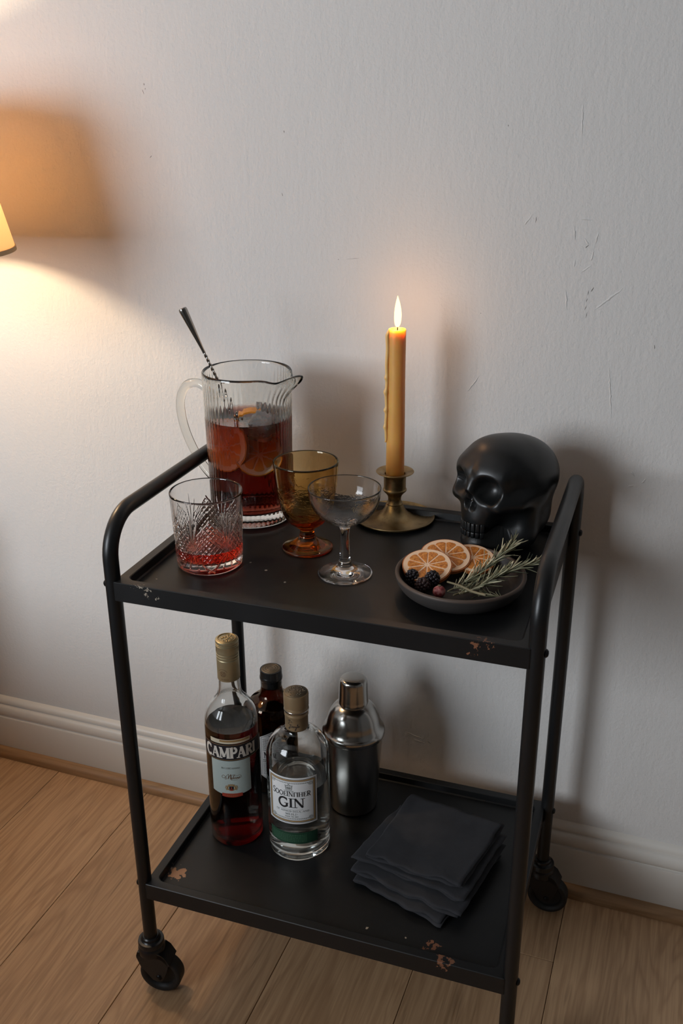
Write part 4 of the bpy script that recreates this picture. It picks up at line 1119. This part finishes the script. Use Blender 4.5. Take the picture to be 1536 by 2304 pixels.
cap = [(0.0149, 0.2585), (0.0151, 0.2580), (0.0153, 0.2585)] + [(0.0153, 0.2880)]
for z in (0.2895, 0.2935, 0.2975): cap += [(0.0152, z - .0006), (0.0146, z), (0.0146, z + .0006), (0.0153, z + .0012)]
cap += [(0.0155, 0.3000), (0.0155, 0.3085)]
for z in (0.3100, 0.3125): cap += [(0.0154, z - .0004), (0.0148, z), (0.0148, z + .0004), (0.0155, z + .0009)]
cap += [(0.0156, 0.3150), (0.0152, 0.3168), (0.0140, 0.3176), (0, 0.3176)]
cap = [(0.0, 0.3100), (0.0142, 0.3100), (0.0142, 0.2585)] + cap
def knurl(r, z, a): return r - (0.00022*(1 + math.sin(a*70)) if 0.3010 < z < 0.3080 else 0)
c1 = cap[:]; k = [i for i, p in enumerate(c1) if abs(p[1] - 0.3000) < 1e-6][0]
c1[k+1:k+1] = [(0.0155, 0.3012), (0.0155, 0.3075)]
capo = build('screw_cap', *lathe(c1, 210, knurl), 'gold_foil', bot, sharp=40)
emb = [lathe([(0.0115, 0.3176), (0.0115, 0.3182), (0.0124, 0.3182), (0.0124, 0.3176)], 40)]
rnd = random.Random(4)
for i in range(26):
    a = rnd.random()*6.28; r_ = 0.0095*math.sqrt(rnd.random())
    emb.append(ico(0.0013, 1, Matrix.Translation((r_*math.cos(a), r_*math.sin(a), 0.3176)) @ Matrix.Diagonal((1.2, 0.8, 0.6, 1))))
build('embossed_crest', *merge(*emb), 'gold_foil_top', capo, sharp=None)
wn = Wrap(0.0153, fc - 0.15)
put('sleeve_print', wn, [ribbon(arc(-0.006, 0.2700, 0.0042, 0.0040, 0, 360, 20), .0006), ribbon(arc(-0.006, 0.2700, 0.0025, 0.0026, 0, 360, 16), .0008), ribbon(arc(-0.006, 0.2715, 0.0066, 0.0056, 20, 160, 14), .0005), ribbon([(-0.009, 0.2668), (-0.003, 0.2732)], .0007), ribbon([(-0.003, 0.2668), (-0.009, 0.2732)], .0007)] + text_strokes('OLD ORDER' if False else 'NI DREEE', 0.0018, -0.0035, 0.2610, 0.0110), 0.00012, 'label_brown_ink', capo)
wr = Wrap(RB, fc)
deg = lambda d: math.radians(d)*RB
blk = build('black_label', *wr(band(deg(-74), deg(70), 0.1475, 0.1740, 44, 0.0), 0.0003), 'label_black', bot, sharp=None, recalc=False)
put('brand_lettering', wr, text_strokes('CAMPARI', 0.0170, deg(-7), 0.1522, deg(117), 1.0, 0.235), 0.00055, 'label_white_print', blk)
put('gold_lines', wr, [ribbon([(deg(-74), 0.1730), (deg(70), 0.1730)], .0006), ribbon([(deg(-74), 0.1490), (deg(70), 0.1490)], .0006)], 0.00050, 'label_gold', blk)
tip = text_strokes('I', 0.005, deg(47.5), 0.1700, None, .7, .2)
strip = build('neck_strip', *wr(band(deg(-51), deg(38), 0.1752, 0.1818, 30), 0.0003), 'label_cream', bot, sharp=None, recalc=False)
put('gold_bar', wr, [ribbon([(deg(-28), 0.1796), (deg(36), 0.1796)], .0028)], 0.0005, 'label_gold', strip)
low = build('pale_label', *wr(band(deg(-52), deg(36), 0.0945, 0.1474, 34, 0.0035), 0.0003), 'label_pale_blue', bot, sharp=None, recalc=False)
c0 = deg(-8)
put('small_print', wr, text_strokes('BOZZZERG', 0.0026, c0 - .0060, 0.1345, 0.0135, 1, .16) + text_strokes('OOOMNO', 0.0022, c0 + .0070, 0.1345, 0.0110, 1, .16), 0.0005, 'label_grey_ink', low)
scr = []
def sc_(pts, w=.0005, sub=6): scr.append(ribbon([tuple(p) for p in spline([(c0 + x*.001, 0.1180 + z*.001) for x, z in pts], sub)], w))
sc_([(-8.5, 2.5), (-11, 1.0), (-12.5, 3.5), (-10.5, 6.0), (-7.5, 4.0), (-6.0, 0.5), (-7.5, -0.5), (-8.0, 2.0), (-5.0, 6.5), (-3.0, 7.8), (-3.6, 3.0), (-4.2, 0.0)])      # M with an entry loop
sc_([(-4.2, 0.0), (-2.0, 4.5), (0.2, 7.6), (-0.6, 3.0), (-0.8, 0.2), (0.6, 0.2)], .0008)
sc_([(0.6, 0.2), (1.6, 3.0), (1.4, 0.4), (2.6, 0.4), (3.6, 4.5), (4.2, 6.5), (3.6, 3.0), (3.8, 0.3), (5.0, 0.6)])
sc_([(6.4, 2.6), (5.2, 2.6), (5.0, 0.6), (6.2, 0.6), (6.6, 2.6), (6.6, 0.4), (7.6, 0.6), (8.0, 2.6), (8.0, 0.3)])
sc_([(8.0, 0.3), (9.0, 2.6), (9.6, 1.8), (9.4, 0.3), (10.4, 0.4), (11.0, 2.4), (11.9, 1.4), (11.0, 0.3), (10.5, 1.4), (11.5, 2.8), (12.6, 3.2)])
sc_([(1.0, -1.4), (0.4, 3.5), (2.5, 6.8), (6.0, 7.0), (4.5, 5.6), (8.0, 5.2), (12.5, 5.6), (14.0, 3.0), (12.8, 1.0)], .0004)
sc_([(-0.5, -1.4), (4.0, -2.2), (9.0, -1.6)], .0004)
put('script_lettering', wr, scr, 0.0005, 'label_brown_ink', low)
cr = [ribbon(arc(c0, 0.1030, 0.0052, 0.0042, 0, 360, 20), .0013)]
for s in (-1, 1):
    for i, (dx, dz, r_) in enumerate(((6.6, 2.6, 1.2), (7.2, 0.2, 1.3), (6.4, -2.4, 1.1), (3.6, 4.6, 1.0), (1.2, 5.2, 1.0))):
        cr.append(ribbon(arc(c0 + s*dx*.001, 0.1030 + dz*.001, r_*.001, r_*.0009, 0, 360, 8), .0009))
put('gold_crest', wr, cr, 0.0005, 'label_gold', low)
put('crest_shield', wr, [patch([(c0 - .0030, 0.1058), (c0 + .0030, 0.1058)], [(c0 - .0030, 0.1005), (c0 + .0030, 0.1005)])], 0.0006, 'label_ink', low)
put('crest_spot', wr, [patch([(c0 - .0022, 0.1008), (c0 + .0022, 0.1008)], [(c0 - .0018, 0.0985), (c0 + .0018, 0.0985)]), ribbon([(c0, 0.1020), (c0, 0.1046)], .0014)], 0.0007, 'label_red', low)
rb_ = build('red_banner', *wr(band(deg(-29), deg(15), 0.0885, 0.0938, 18, 0.0012), 0.0006), 'label_red', bot, sharp=None, recalc=False)
put('banner_lettering', wr, text_strokes('AEETIEI', 0.0022, deg(-7), 0.0893, 0.0160, 1, .16), 0.0008, 'label_gold', rb_)

# ------------------------------------------------------------------ dark brown bottle behind
loc = cartpos(0.0785, 0.2634, F2); fc = faces_camera(loc)
dk = thing('brown_bottle', 'squat dark brown glass bottle with black cap, behind the aperitif and gin bottles', 'bottle', loc)
RD = 0.0378
outer = [(0, 0.003), (0.028, 0.0025), (0.033, 0.0)] + [(0.0365, 0.002), (RD, 0.006), (RD, 0.07), (RD, 0.127)] + sprof([(RD, 0.131), (0.0370, 0.139), (0.0335, 0.1465), (0.0275, 0.1515), (0.0215, 0.1555), (0.0180, 0.1605), (0.0162, 0.1680), (0.0152, 0.1760)], 6) + [(0.0145, 0.190)]
inner = [(0, 0.0075), (0.027, 0.007), (0.033, 0.0085), (RD - .0025, 0.012), (RD - .0025, 0.127)] + sprof([(RD - .0025, 0.131), (0.0345, 0.1375), (0.0310, 0.1443), (0.0250, 0.1492), (0.0190, 0.1532), (0.0155, 0.1590), (0.0136, 0.1680), (0.0127, 0.1760)], 6) + [(0.0120, 0.190)]
build('glass_body', *bottle_glass(outer, inner), 'brown_glass', dk, sharp=40)
rl = RD - .0025 + GAP
build('liqueur', *lathe([(0, 0.0075-GAP), (0.027, 0.007-GAP), (0.033, 0.0085-GAP), (rl, 0.012), (rl, 0.118), (rl - .001, 0.1176), (0, 0.1175)], 64), 'dark_liqueur', dk, sharp=30)
cp = [(0, 0.172), (0.0150, 0.172), (0.0158, 0.1735), (0.0160, 0.1820)] + sprof([(0.0161, 0.1828), (0.0170, 0.1850), (0.0171, 0.1885), (0.0165, 0.1905)], 4) + [(0.0164, 0.1990), (0.0160, 0.2004), (0, 0.2004)]
capd = build('cap', *lathe(cp, 56), 'black_cap', dk, sharp=50)
dd = [lathe([(0, 0.2009), (0.0138, 0.2009), (0.0142, 0.2004)], 48)]
for r_ in (0.0120, 0.0085, 0.0050): dd.append(lathe([(r_, 0.2009), (r_ + .0003, 0.2013), (r_ + .0009, 0.2013), (r_ + .0012, 0.2009)], 40))
build('cap_disc', *merge(*dd), 'bronze_cap_top', capd, sharp=None)
wd_ = Wrap(RD, fc)
dg = lambda d: math.radians(d)*RD
lx, hwid = dg(-2), dg(30)
ss = np.linspace(-1, 1, 21)
lab = build('hexagonal_label', *wd_(patch([(lx + s*hwid, 0.1035 + 0.0115*(1 - abs(s))) for s in ss], [(lx + s*hwid, 0.0350 - 0.0115*(1 - abs(s))) for s in ss]), 0.0003), 'label_white', dk, sharp=None, recalc=False)
bord = [(lx - hwid*.9, 0.1030), (lx, 0.1132), (lx + hwid*.9, 0.1030), (lx + hwid*.9, 0.0355), (lx, 0.0252), (lx - hwid*.9, 0.0355), (lx - hwid*.9, 0.1030)]
put('border_line', wd_, [ribbon(bord, .0005)], 0.0005, 'label_ink', lab)
put('large_lettering', wd_, text_strokes('NE', 0.0098, lx - hwid*.42, 0.0680, 0.0125, 1, .20), 0.0005, 'label_ink', lab)
put('small_print', wd_, lines_mesh([0.1000, 0.0970, 0.0940, 0.0910, 0.0880, 0.0850, 0.0815], lx - hwid*.8, lx + hwid*.8, 5, .0011) + lines_mesh([0.1072], lx - hwid*.3, lx + hwid*.3, 6, .0014) + lines_mesh([0.0640, 0.0610], lx - hwid*.8, lx + hwid*.1, 9, .0018) + lines_mesh([0.0575, 0.0550, 0.0525, 0.0500, 0.0475, 0.0450, 0.0425, 0.0395], lx - hwid*.8, lx + hwid*.8, 8, .0009), 0.0005, 'label_grey_ink', lab)

# ------------------------------------------------------------------ gin bottle
loc = cartpos(0.1658, 0.1459, F2); fc = faces_camera(loc)
gin = thing('gin_bottle', 'round-shouldered clear gin bottle with tan stopper and white GIN label', 'bottle', loc)
RG = 0.0432
outer = [(0, 0.006), (0.028, 0.0045), (0.036, 0.0008), (0.0395, 0.0006)] + [(0.0424, 0.0035), (RG, 0.008), (RG, 0.07), (RG, 0.142)] + sprof([(RG, 0.1480), (0.0424, 0.1600), (0.0395, 0.1705), (0.0345, 0.1795), (0.0275, 0.1862), (0.0205, 0.1902), (0.0168, 0.1940), (0.0150, 0.2000)], 6) + [(0.0146, 0.230)]
inner = [(0, 0.0165), (0.020, 0.0150), (0.034, 0.0130), (0.0390, 0.0150), (RG - .0032, 0.020), (RG - .0032, 0.142)] + sprof([(RG - .0032, 0.1480), (0.0392, 0.1590), (0.0363, 0.1690), (0.0315, 0.1772), (0.0250, 0.1833), (0.0180, 0.1872), (0.0135, 0.1920), (0.0118, 0.2000)], 6) + [(0.0112, 0.230)]
build('glass_body', *bottle_glass(outer, inner, 84), 'clear_glass', gin, sharp=40)
rl = RG - .0032 + GAP; lz = 0.1180
build('gin', *lathe([(0, 0.0165-GAP), (0.020, 0.0150-GAP), (0.034, 0.0130-GAP), (0.0390+GAP, 0.0150), (rl, 0.020), (rl, lz), (rl - .0012, lz - .0005), (0, lz - .0006)], 84), 'clear_spirit', gin, sharp=30)
st_ = [(0, 0.225), (0.0148, 0.225), (0.0148, 0.197), (0.0156, 0.1965), (0.0157, 0.2155), (0.0163, 0.2165), (0.0163, 0.2195), (0.0157, 0.2205), (0.0157, 0.2220), (0.0165, 0.2232), (0.0167, 0.2265), (0.0160, 0.2290), (0.0158, 0.2300), (0.0168, 0.2308), (0.0169, 0.2480), (0.0164, 0.2500), (0.0146, 0.2504), (0, 0.2504)]
sto = build('stopper', *lathe(st_, 64), 'tan_foil', gin, sharp=35)
dd = [lathe([(0, 0.2508), (0.0148, 0.2508), (0.0150, 0.2504)], 48)]
rnd = random.Random(8)
for i in range(30):
    a = rnd.random()*6.28; r_ = 0.0125*math.sqrt(rnd.random()); dd.append(ico(0.0011, 1, Matrix.Translation((r_*math.cos(a), r_*math.sin(a), 0.2507)) @ Matrix.Diagonal((1.6, 0.8, 0.5, 1))))
build('stopper_top', *merge(*dd), 'bronze_cap_top', sto, sharp=None)
build('silver_ring', *lathe([(0.0166, 0.2236), (0.0170, 0.2242), (0.0170, 0.2256), (0.0166, 0.2262)], 64), 'polished_steel', sto, sharp=None)
wn = Wrap(0.0157, fc - 0.20); scr = []
def s2(pts, w=.0006): scr.append(ribbon([tuple(p) for p in spline([(x*.001, 0.2035 + z*.001) for x, z in pts], 6)], w))
s2([(-9.5, 9.5), (-7.0, 11.0), (-5.0, 10.6)]); s2([(-7.2, 11.0), (-7.6, 7.0), (-8.6, 4.6), (-9.2, 5.6)]); s2([(-5.6, 7.6), (-4.8, 9.0), (-3.8, 8.6), (-3.6, 7.2)])
s2([(-8.0, 3.6), (-5.5, 3.9), (-3.6, 3.2)]); s2([(-6.0, 3.8), (-6.2, 0.0), (-7.6, -3.2), (-8.6, -1.6), (-6.0, 0.2)], .0008)
s2([(-3.6, 1.6), (-4.4, 0.4), (-3.6, -0.4), (-2.8, 0.8), (-3.6, 1.8), (-1.8, 1.4)]); s2([(-1.0, 1.8), (-1.8, 0.6), (-1.0, -0.2), (-0.2, 1.0), (-1.0, 1.9), (0.6, 1.6)])
s2([(2.0, 1.9), (1.0, 1.2), (1.4, 0.0), (2.4, 1.2), (2.0, -3.0), (0.6, -4.6), (1.2, -2.0), (3.4, 0.4)]); s2([(3.4, 0.4), (4.6, 4.6), (4.0, 4.4), (4.0, 0.4), (5.2, 0.4), (6.2, 2.0), (5.4, 2.0), (5.4, 0.4), (7.4, 1.0)])
put('script_lettering', wn, scr, 0.00015, 'label_ink', sto)
wg = Wrap(RG, fc); gd = lambda d: math.radians(d)*RG
gc = gd(-14.0); gh = gd(48.5)
gl = build('front_label', *wg(band(gc - gh, gc + gh, 0.0670, 0.1430, 40), 0.0003), 'label_white', gin, sharp=None, recalc=False)
def frame_rect(i, zi): return [(gc - gh + i, 0.067 + zi), (gc + gh - i, 0.067 + zi), (gc + gh - i, 0.143 - zi), (gc - gh + i, 0.143 - zi), (gc - gh + i, 0.067 + zi)]
put('border_line', wg, [ribbon(frame_rect(.0026, .0028), .0007), ribbon(frame_rect(.0062, .0062), .0003)], 0.0005, 'label_ink', gl)
put('gold_border', wg, [ribbon(frame_rect(.0044, .0046), .0022)], 0.00045, 'label_gold', gl)
orn = []
for z in (0.0758, 0.1342):
    x = gc - gh + .011
    while x < gc + gh - .012: orn.append(ribbon(arc(x, z, .0006, .0006, 0, 360, 6), .0006)); x += .0024
for sx in (-1, 1):
    for z in (0.0770, 0.1330):
        if sx < 0 and z > .1: pass
        orn.append(ribbon(arc(gc + sx*(gh - .0098), z, .0028, .0024, 0, 360, 14), .0006)); orn.append(ribbon(arc(gc + sx*(gh - .0098), z, .0013, .0011, 0, 300, 8), .0006))
put('ornament', wg, orn, 0.0005, 'label_grey_ink', gl)
cx_ = gc - .003
crest = [ribbon([(cx_ - .0040, 0.1232), (cx_ - .0048, 0.1300), (cx_ + .0048, 0.1300), (cx_ + .0040, 0.1232), (cx_ - .0040, 0.1232)], .0007), ribbon([(cx_ - .0070, 0.1216), (cx_ + .0070, 0.1216)], .0007), ribbon([(cx_ - .003, 0.1262), (cx_ + .003, 0.1262)], .0024), ribbon([(cx_ - .0055, 0.1306), (cx_ - .003, 0.1300), (cx_, 0.1318), (cx_ + .003, 0.1300), (cx_ + .0055, 0.1306)], .0009), ribbon([(cx_, 0.1318), (cx_, 0.1332)], .0012)]
for i in range(6): crest.append(ribbon([(cx_ - .004 + .0016*i, 0.1236), (cx_ - .004 + .0016*i, 0.1292)], .0004))
put('grey_crest', wg, crest, 0.0005, 'label_grey_ink', gl)
hts = [1.25, 1.0, 1.0, 1.0, 1.1, 1.1, 1.0, 1.0, 1.0, 1.0, 1.1]
put('name_lettering', wg, text_strokes('SOOEINFIHER', 0.0072, gc - .0005, 0.1128, gh*1.50, 1, .16, hts), 0.0005, 'label_ink', gl)
put('gin_lettering', wg, text_strokes('GIN', 0.0150, gc, 0.0945, 0.0370, 1, .19), 0.0005, 'label_ink', gl)
put('small_print', wg, text_strokes('OF ASN82B DELA, AND', 0.0027, gc + .001, 0.0868, gh*1.28, 1, .17) + text_strokes('WE.H.Z-', 0.0032, gc, 0.0818, 0.017, 1, .22) + text_strokes('TWIOE TRE DRY', 0.0019, gc, 0.0782, 0.019, 1, .17) + [ribbon([(gc - .016, 0.0910), (gc + .016, 0.0910)], .0003)], 0.0005, 'label_grey_ink', gl)
gs = build('green_strip', *wg(band(gc - gh*.98, gc + gh, 0.0330, 0.0520, 40), 0.0003), 'label_green', gin, sharp=None, recalc=False)
put('strip_print', wg, lines_mesh([0.0372, 0.0398, 0.0424, 0.0450, 0.0476], gc - gh*.85, gc + gh*.55, 12, .0013), 0.0005, 'label_green_print', gs)

# ------------------------------------------------------------------ cocktail shaker
loc = cartpos(0.2117, 0.2508, F2)
sh = thing('cocktail_shaker', 'stainless steel three-piece cocktail shaker at the back of the lower tray', 'shaker', loc)
pr = [(0, 0.0015), (0.030, 0.0)] + sprof([(0.0335, 0.0008), (0.0350, 0.0035), (0.0356, 0.012), (0.0384, 0.060), (0.0412, 0.105), (0.0430, 0.130)], 5) + [(0.0420, 0.131), (0, 0.131)]
build('cup', *lathe(pr, 84), 'brushed_steel', sh, sharp=40)
pr = [(0, 0.1285), (0.0436, 0.1285), (0.0440, 0.1265), (0.0452, 0.1265), (0.0458, 0.1290)] + sprof([(0.0459, 0.1320), (0.0452, 0.1352), (0.0424, 0.1385), (0.0400, 0.1440), (0.0375, 0.1540), (0.0335, 0.1640), (0.0285, 0.1715), (0.0232, 0.1762), (0.0205, 0.1775)], 5) + [(0.0202, 0.1800), (0, 0.1800)]
build('strainer_dome', *lathe(pr, 84), 'polished_steel', sh, sharp=40)
pr = [(0, 0.1782), (0.0206, 0.1782), (0.0214, 0.1790), (0.0217, 0.1825)] + sprof([(0.0214, 0.1840), (0.0208, 0.2000), (0.0203, 0.2100), (0.0192, 0.2158), (0.0160, 0.2190), (0.0100, 0.2202), (0.0, 0.2206)], 5)
build('cap', *lathe(pr, 64), 'polished_steel', sh, sharp=40)

# ------------------------------------------------------------------ folded linen napkins
def napkin(label, corners, z0, layers, gap, seed, fold_side):
    bl, br, fr, fl = [Vector((*rm(*c)[:2], 0)) for c in corners]
    base = (bl + br + fr + fl)/4
    # serpentine section along u (0 = left fold, 1 = right), extruded along v (0 = front, 1 = back)
    nu, nv, TK = 26, 26, 0.0011
    sec = []                                  # (u, height)
    for l in range(layers):
        h = gap*(l + 0.5)
        us = np.linspace(0.02, 0.985 - 0.014*((l*7 + seed) % 3), nu)
        if l % 2 == 0: us = us[::-1]
        sec += [(u_, h) for u_ in us]
        if l < layers - 1:
            left = (l % 2 == 0)
            for i in range(1, 6):
                a = -PI/2 + PI*i/6
                du = 0.022*math.cos(a)
                sec.append(((0.02 - du) if left else (0.985 - 0.014*((l*7+seed) % 3) + du), h + gap/2 + gap/2*math.sin(a)))
    V, Fc = [], []
    K = len(sec)
    for j in range(nv + 1):
        v = j/nv
        for i, (u_, h) in enumerate(sec):
            lay = h/gap
            vv = v*(1.0 - 0.012*((int(lay)*5 + seed) % 4)) + 0.006*math.sin(u_*9 + int(lay)*2 + seed)*(1 if j in (0,) else 0.3)
            p = (fl*(1-u_) + fr*u_)*(1-vv) + (bl*(1-u_) + br*u_)*vv
            wv = noise.noise(Vector((u_*3.1 + seed, vv*3.1, lay*0.35)))*0.0026 + noise.noise(Vector((u_*8 + seed, vv*5, lay*0.9 + 4)))*0.0011
            ed = min(u_, 1-u_, vv, 1-vv); wv += 0.0026*math.exp(-(ed/0.06)**2)*noise.noise(Vector((u_*7, vv*7 + seed, 2.0 + int(lay)*3)))
            edge = noise.noise(Vector((vv*6, seed*2.0, lay)))*0.0018
            q = p - base + Vector((edge, noise.noise(Vector((u_*7, seed, lay)))*0.0050*(1 - vv)**2, 0))
            V.append((q.x, q.y, h + wv))
    for j in range(nv):
        for i in range(K-1): Fc.append((j*K+i, j*K+i+1, (j+1)*K+i+1, (j+1)*K+i))
    o = build('linen_napkin', V, Fc, 'navy_linen', None, (base.x, base.y, z0), sharp=None, recalc=False)
    so = o.modifiers.new('cloth', 'SOLIDIFY'); so.thickness = TK; so.offset = 0
    tag(o, label, 'napkin', 'folded napkins on the lower tray')
Z = F2 + 0.0012
napkin('navy linen napkin at the bottom of the stack, its corner poking out in front', [(0.2930, 0.2211), (0.4480, 0.2100), (0.3960, 0.0530), (0.2640, 0.0925)], Z, 2, 0.0042, 3, 'left')
napkin('navy linen napkin second from the bottom of the stack', [(0.2860, 0.2280), (0.4520, 0.2150), (0.4180, 0.0640), (0.2580, 0.1000)], Z + 0.0098, 2, 0.0038, 5, 'left')
napkin('navy linen napkin third from the bottom, its fold showing at the left', [(0.2890, 0.2390), (0.4500, 0.2230), (0.4180, 0.0840), (0.2530, 0.1160)], Z + 0.0190, 2, 0.0036, 8, 'left')
napkin('navy linen napkin lying on top of the stack', [(0.2997, 0.2560), (0.4440, 0.2340), (0.4120, 0.0960), (0.2750, 0.1130)], Z + 0.0278, 2, 0.0040, 12, 'left')

# ------------------------------------------------------------------ wall lamp at the left edge, added unseen cabinet below it
lamp = thing('wall_lamp', 'wall lamp with cream linen shade, its edge just showing at the left', 'lamp', tuple(LAMP))
R0, R1_, ZB, ZT = 0.160, 0.114, -0.105, 0.105
def shade_ring(r0, z0, r1, z1, tk, seg=72): return lathe([(r0, z0), (r1, z1), (r1 - tk, z1), (r0 - tk, z0), (r0, z0)], seg)
shd = build('lamp_shade', *shade_ring(R0, ZB, R1_, ZT, 0.0008), 'linen_shade', lamp, sharp=40)
build('shade_band', *shade_ring(R0 + .0009, ZB - .0006, R0 + 0.0002, ZB + .0050, 0.0024), 'shade_trim', shd, sharp=40)
build('shade_band', *shade_ring(R1_ + .0009, ZT - .0040, R1_ + .0004, ZT + .0006, 0.0022), 'shade_trim', shd, sharp=40)
build('bulb_socket', *lathe([(0, -0.030), (0.012, -0.030), (0.013, -0.052), (0.010, -0.060), (0, -0.060)], 24), 'lamp_brass', lamp, sharp=40)
arm = [(0, 0, -0.058), (-0.02, 0.02, -0.085), (-0.07, 0.10, -0.125), (-0.084, 0.175, -0.125), (-0.086, 0.212, -0.105)]
build('arm', *tube(spline(arm, 8), 0.0055, 12), 'lamp_brass', lamp, sharp=60)
build('wall_plate', *xf(lathe([(0, 0.012), (0.026, 0.010), (0.032, 0.004), (0.032, 0.0), (0, 0.0)], 32), Matrix.Translation((-0.086, 0.2158, -0.105)) @ Matrix.Rotation(PI/2, 4, 'X')), 'lamp_brass', lamp, sharp=40)
point('lamp_bulb_light', tuple(LAMP), LAMP_POWER, (1.0, 0.735, 0.455), 0.026)
cab = thing('cabinet_blocker', 'low shallow oak cabinet just left of the frame, unseen, added to shade the wall', 'cabinet', (-0.96, 0.263, 0))  # out of view, put in to cast shade on the lower left wall
build('body', *merge(box(-0.355, 0.355, -0.095, 0.110, 0.045, 0.53), box(-0.33, 0.33, -0.085, 0.110, 0.0, 0.045)), 'oak_trim', cab, smooth=False)
build('cabinet_top', *box(-0.365, 0.365, -0.105, 0.112, 0.531, 0.55, 0.002), 'oak_trim', cab, sharp=40)
for x0, x1, kx in ((-0.350, -0.002, -0.035), (0.002, 0.350, 0.035)):
    d_ = build('door', *box(x0, x1, -0.1085, -0.0955, 0.055, 0.522, 0.0015), 'oak_trim', cab, sharp=40)
    build('knob', *xf(lathe([(0, 0.018), (0.008, 0.016), (0.010, 0.011), (0.005, 0.006), (0.005, 0.0), (0, 0.0)], 20), Matrix.Translation((kx, -0.1087, 0.30)) @ Matrix.Rotation(PI/2, 4, 'X')), 'lamp_brass', d_, sharp=40)

# ------------------------------------------------------------------ low settee shape, added out of frame to shade the floor
sofa_blocker = thing('sofa_blocker', 'low dark grey two-seat settee, unseen, added to shade the floor', 'sofa_blocker', (-0.56, -0.90, 0), math.radians(-52))
def soft(x0, x1, y0, y1, z0, z1, ch): return box(x0, x1, y0, y1, z0, z1, ch)
build('base_frame', *soft(-0.82, 0.82, -0.40, 0.30, 0.12, 0.30, 0.02), 'sofa_blocker_fabric', sofa_blocker, sharp=60)
build('backrest', *soft(-0.82, 0.82, 0.18, 0.34, 0.28, 0.50, 0.05), 'sofa_blocker_fabric', sofa_blocker, sharp=60)
for sx in (-1, 1):
    build('armrest', *soft(min(sx*0.82, sx*0.98), max(sx*0.82, sx*0.98), -0.42, 0.34, 0.12, 0.44, 0.04), 'sofa_blocker_fabric', sofa_blocker, sharp=60)
    build('seat_cushion', *soft(min(0.003*sx, sx*0.80), max(0.003*sx, sx*0.80), -0.42, 0.18, 0.30, 0.42, 0.04), 'sofa_blocker_fabric', sofa_blocker, sharp=60)
    for yy in (-0.34, 0.24): build('leg', *lathe([(0, 0), (0.015, 0), (0.024, 0.12), (0, 0.12)], 16, None, (sx*0.74, yy, 0)), 'oak_trim', sofa_blocker, sharp=40)
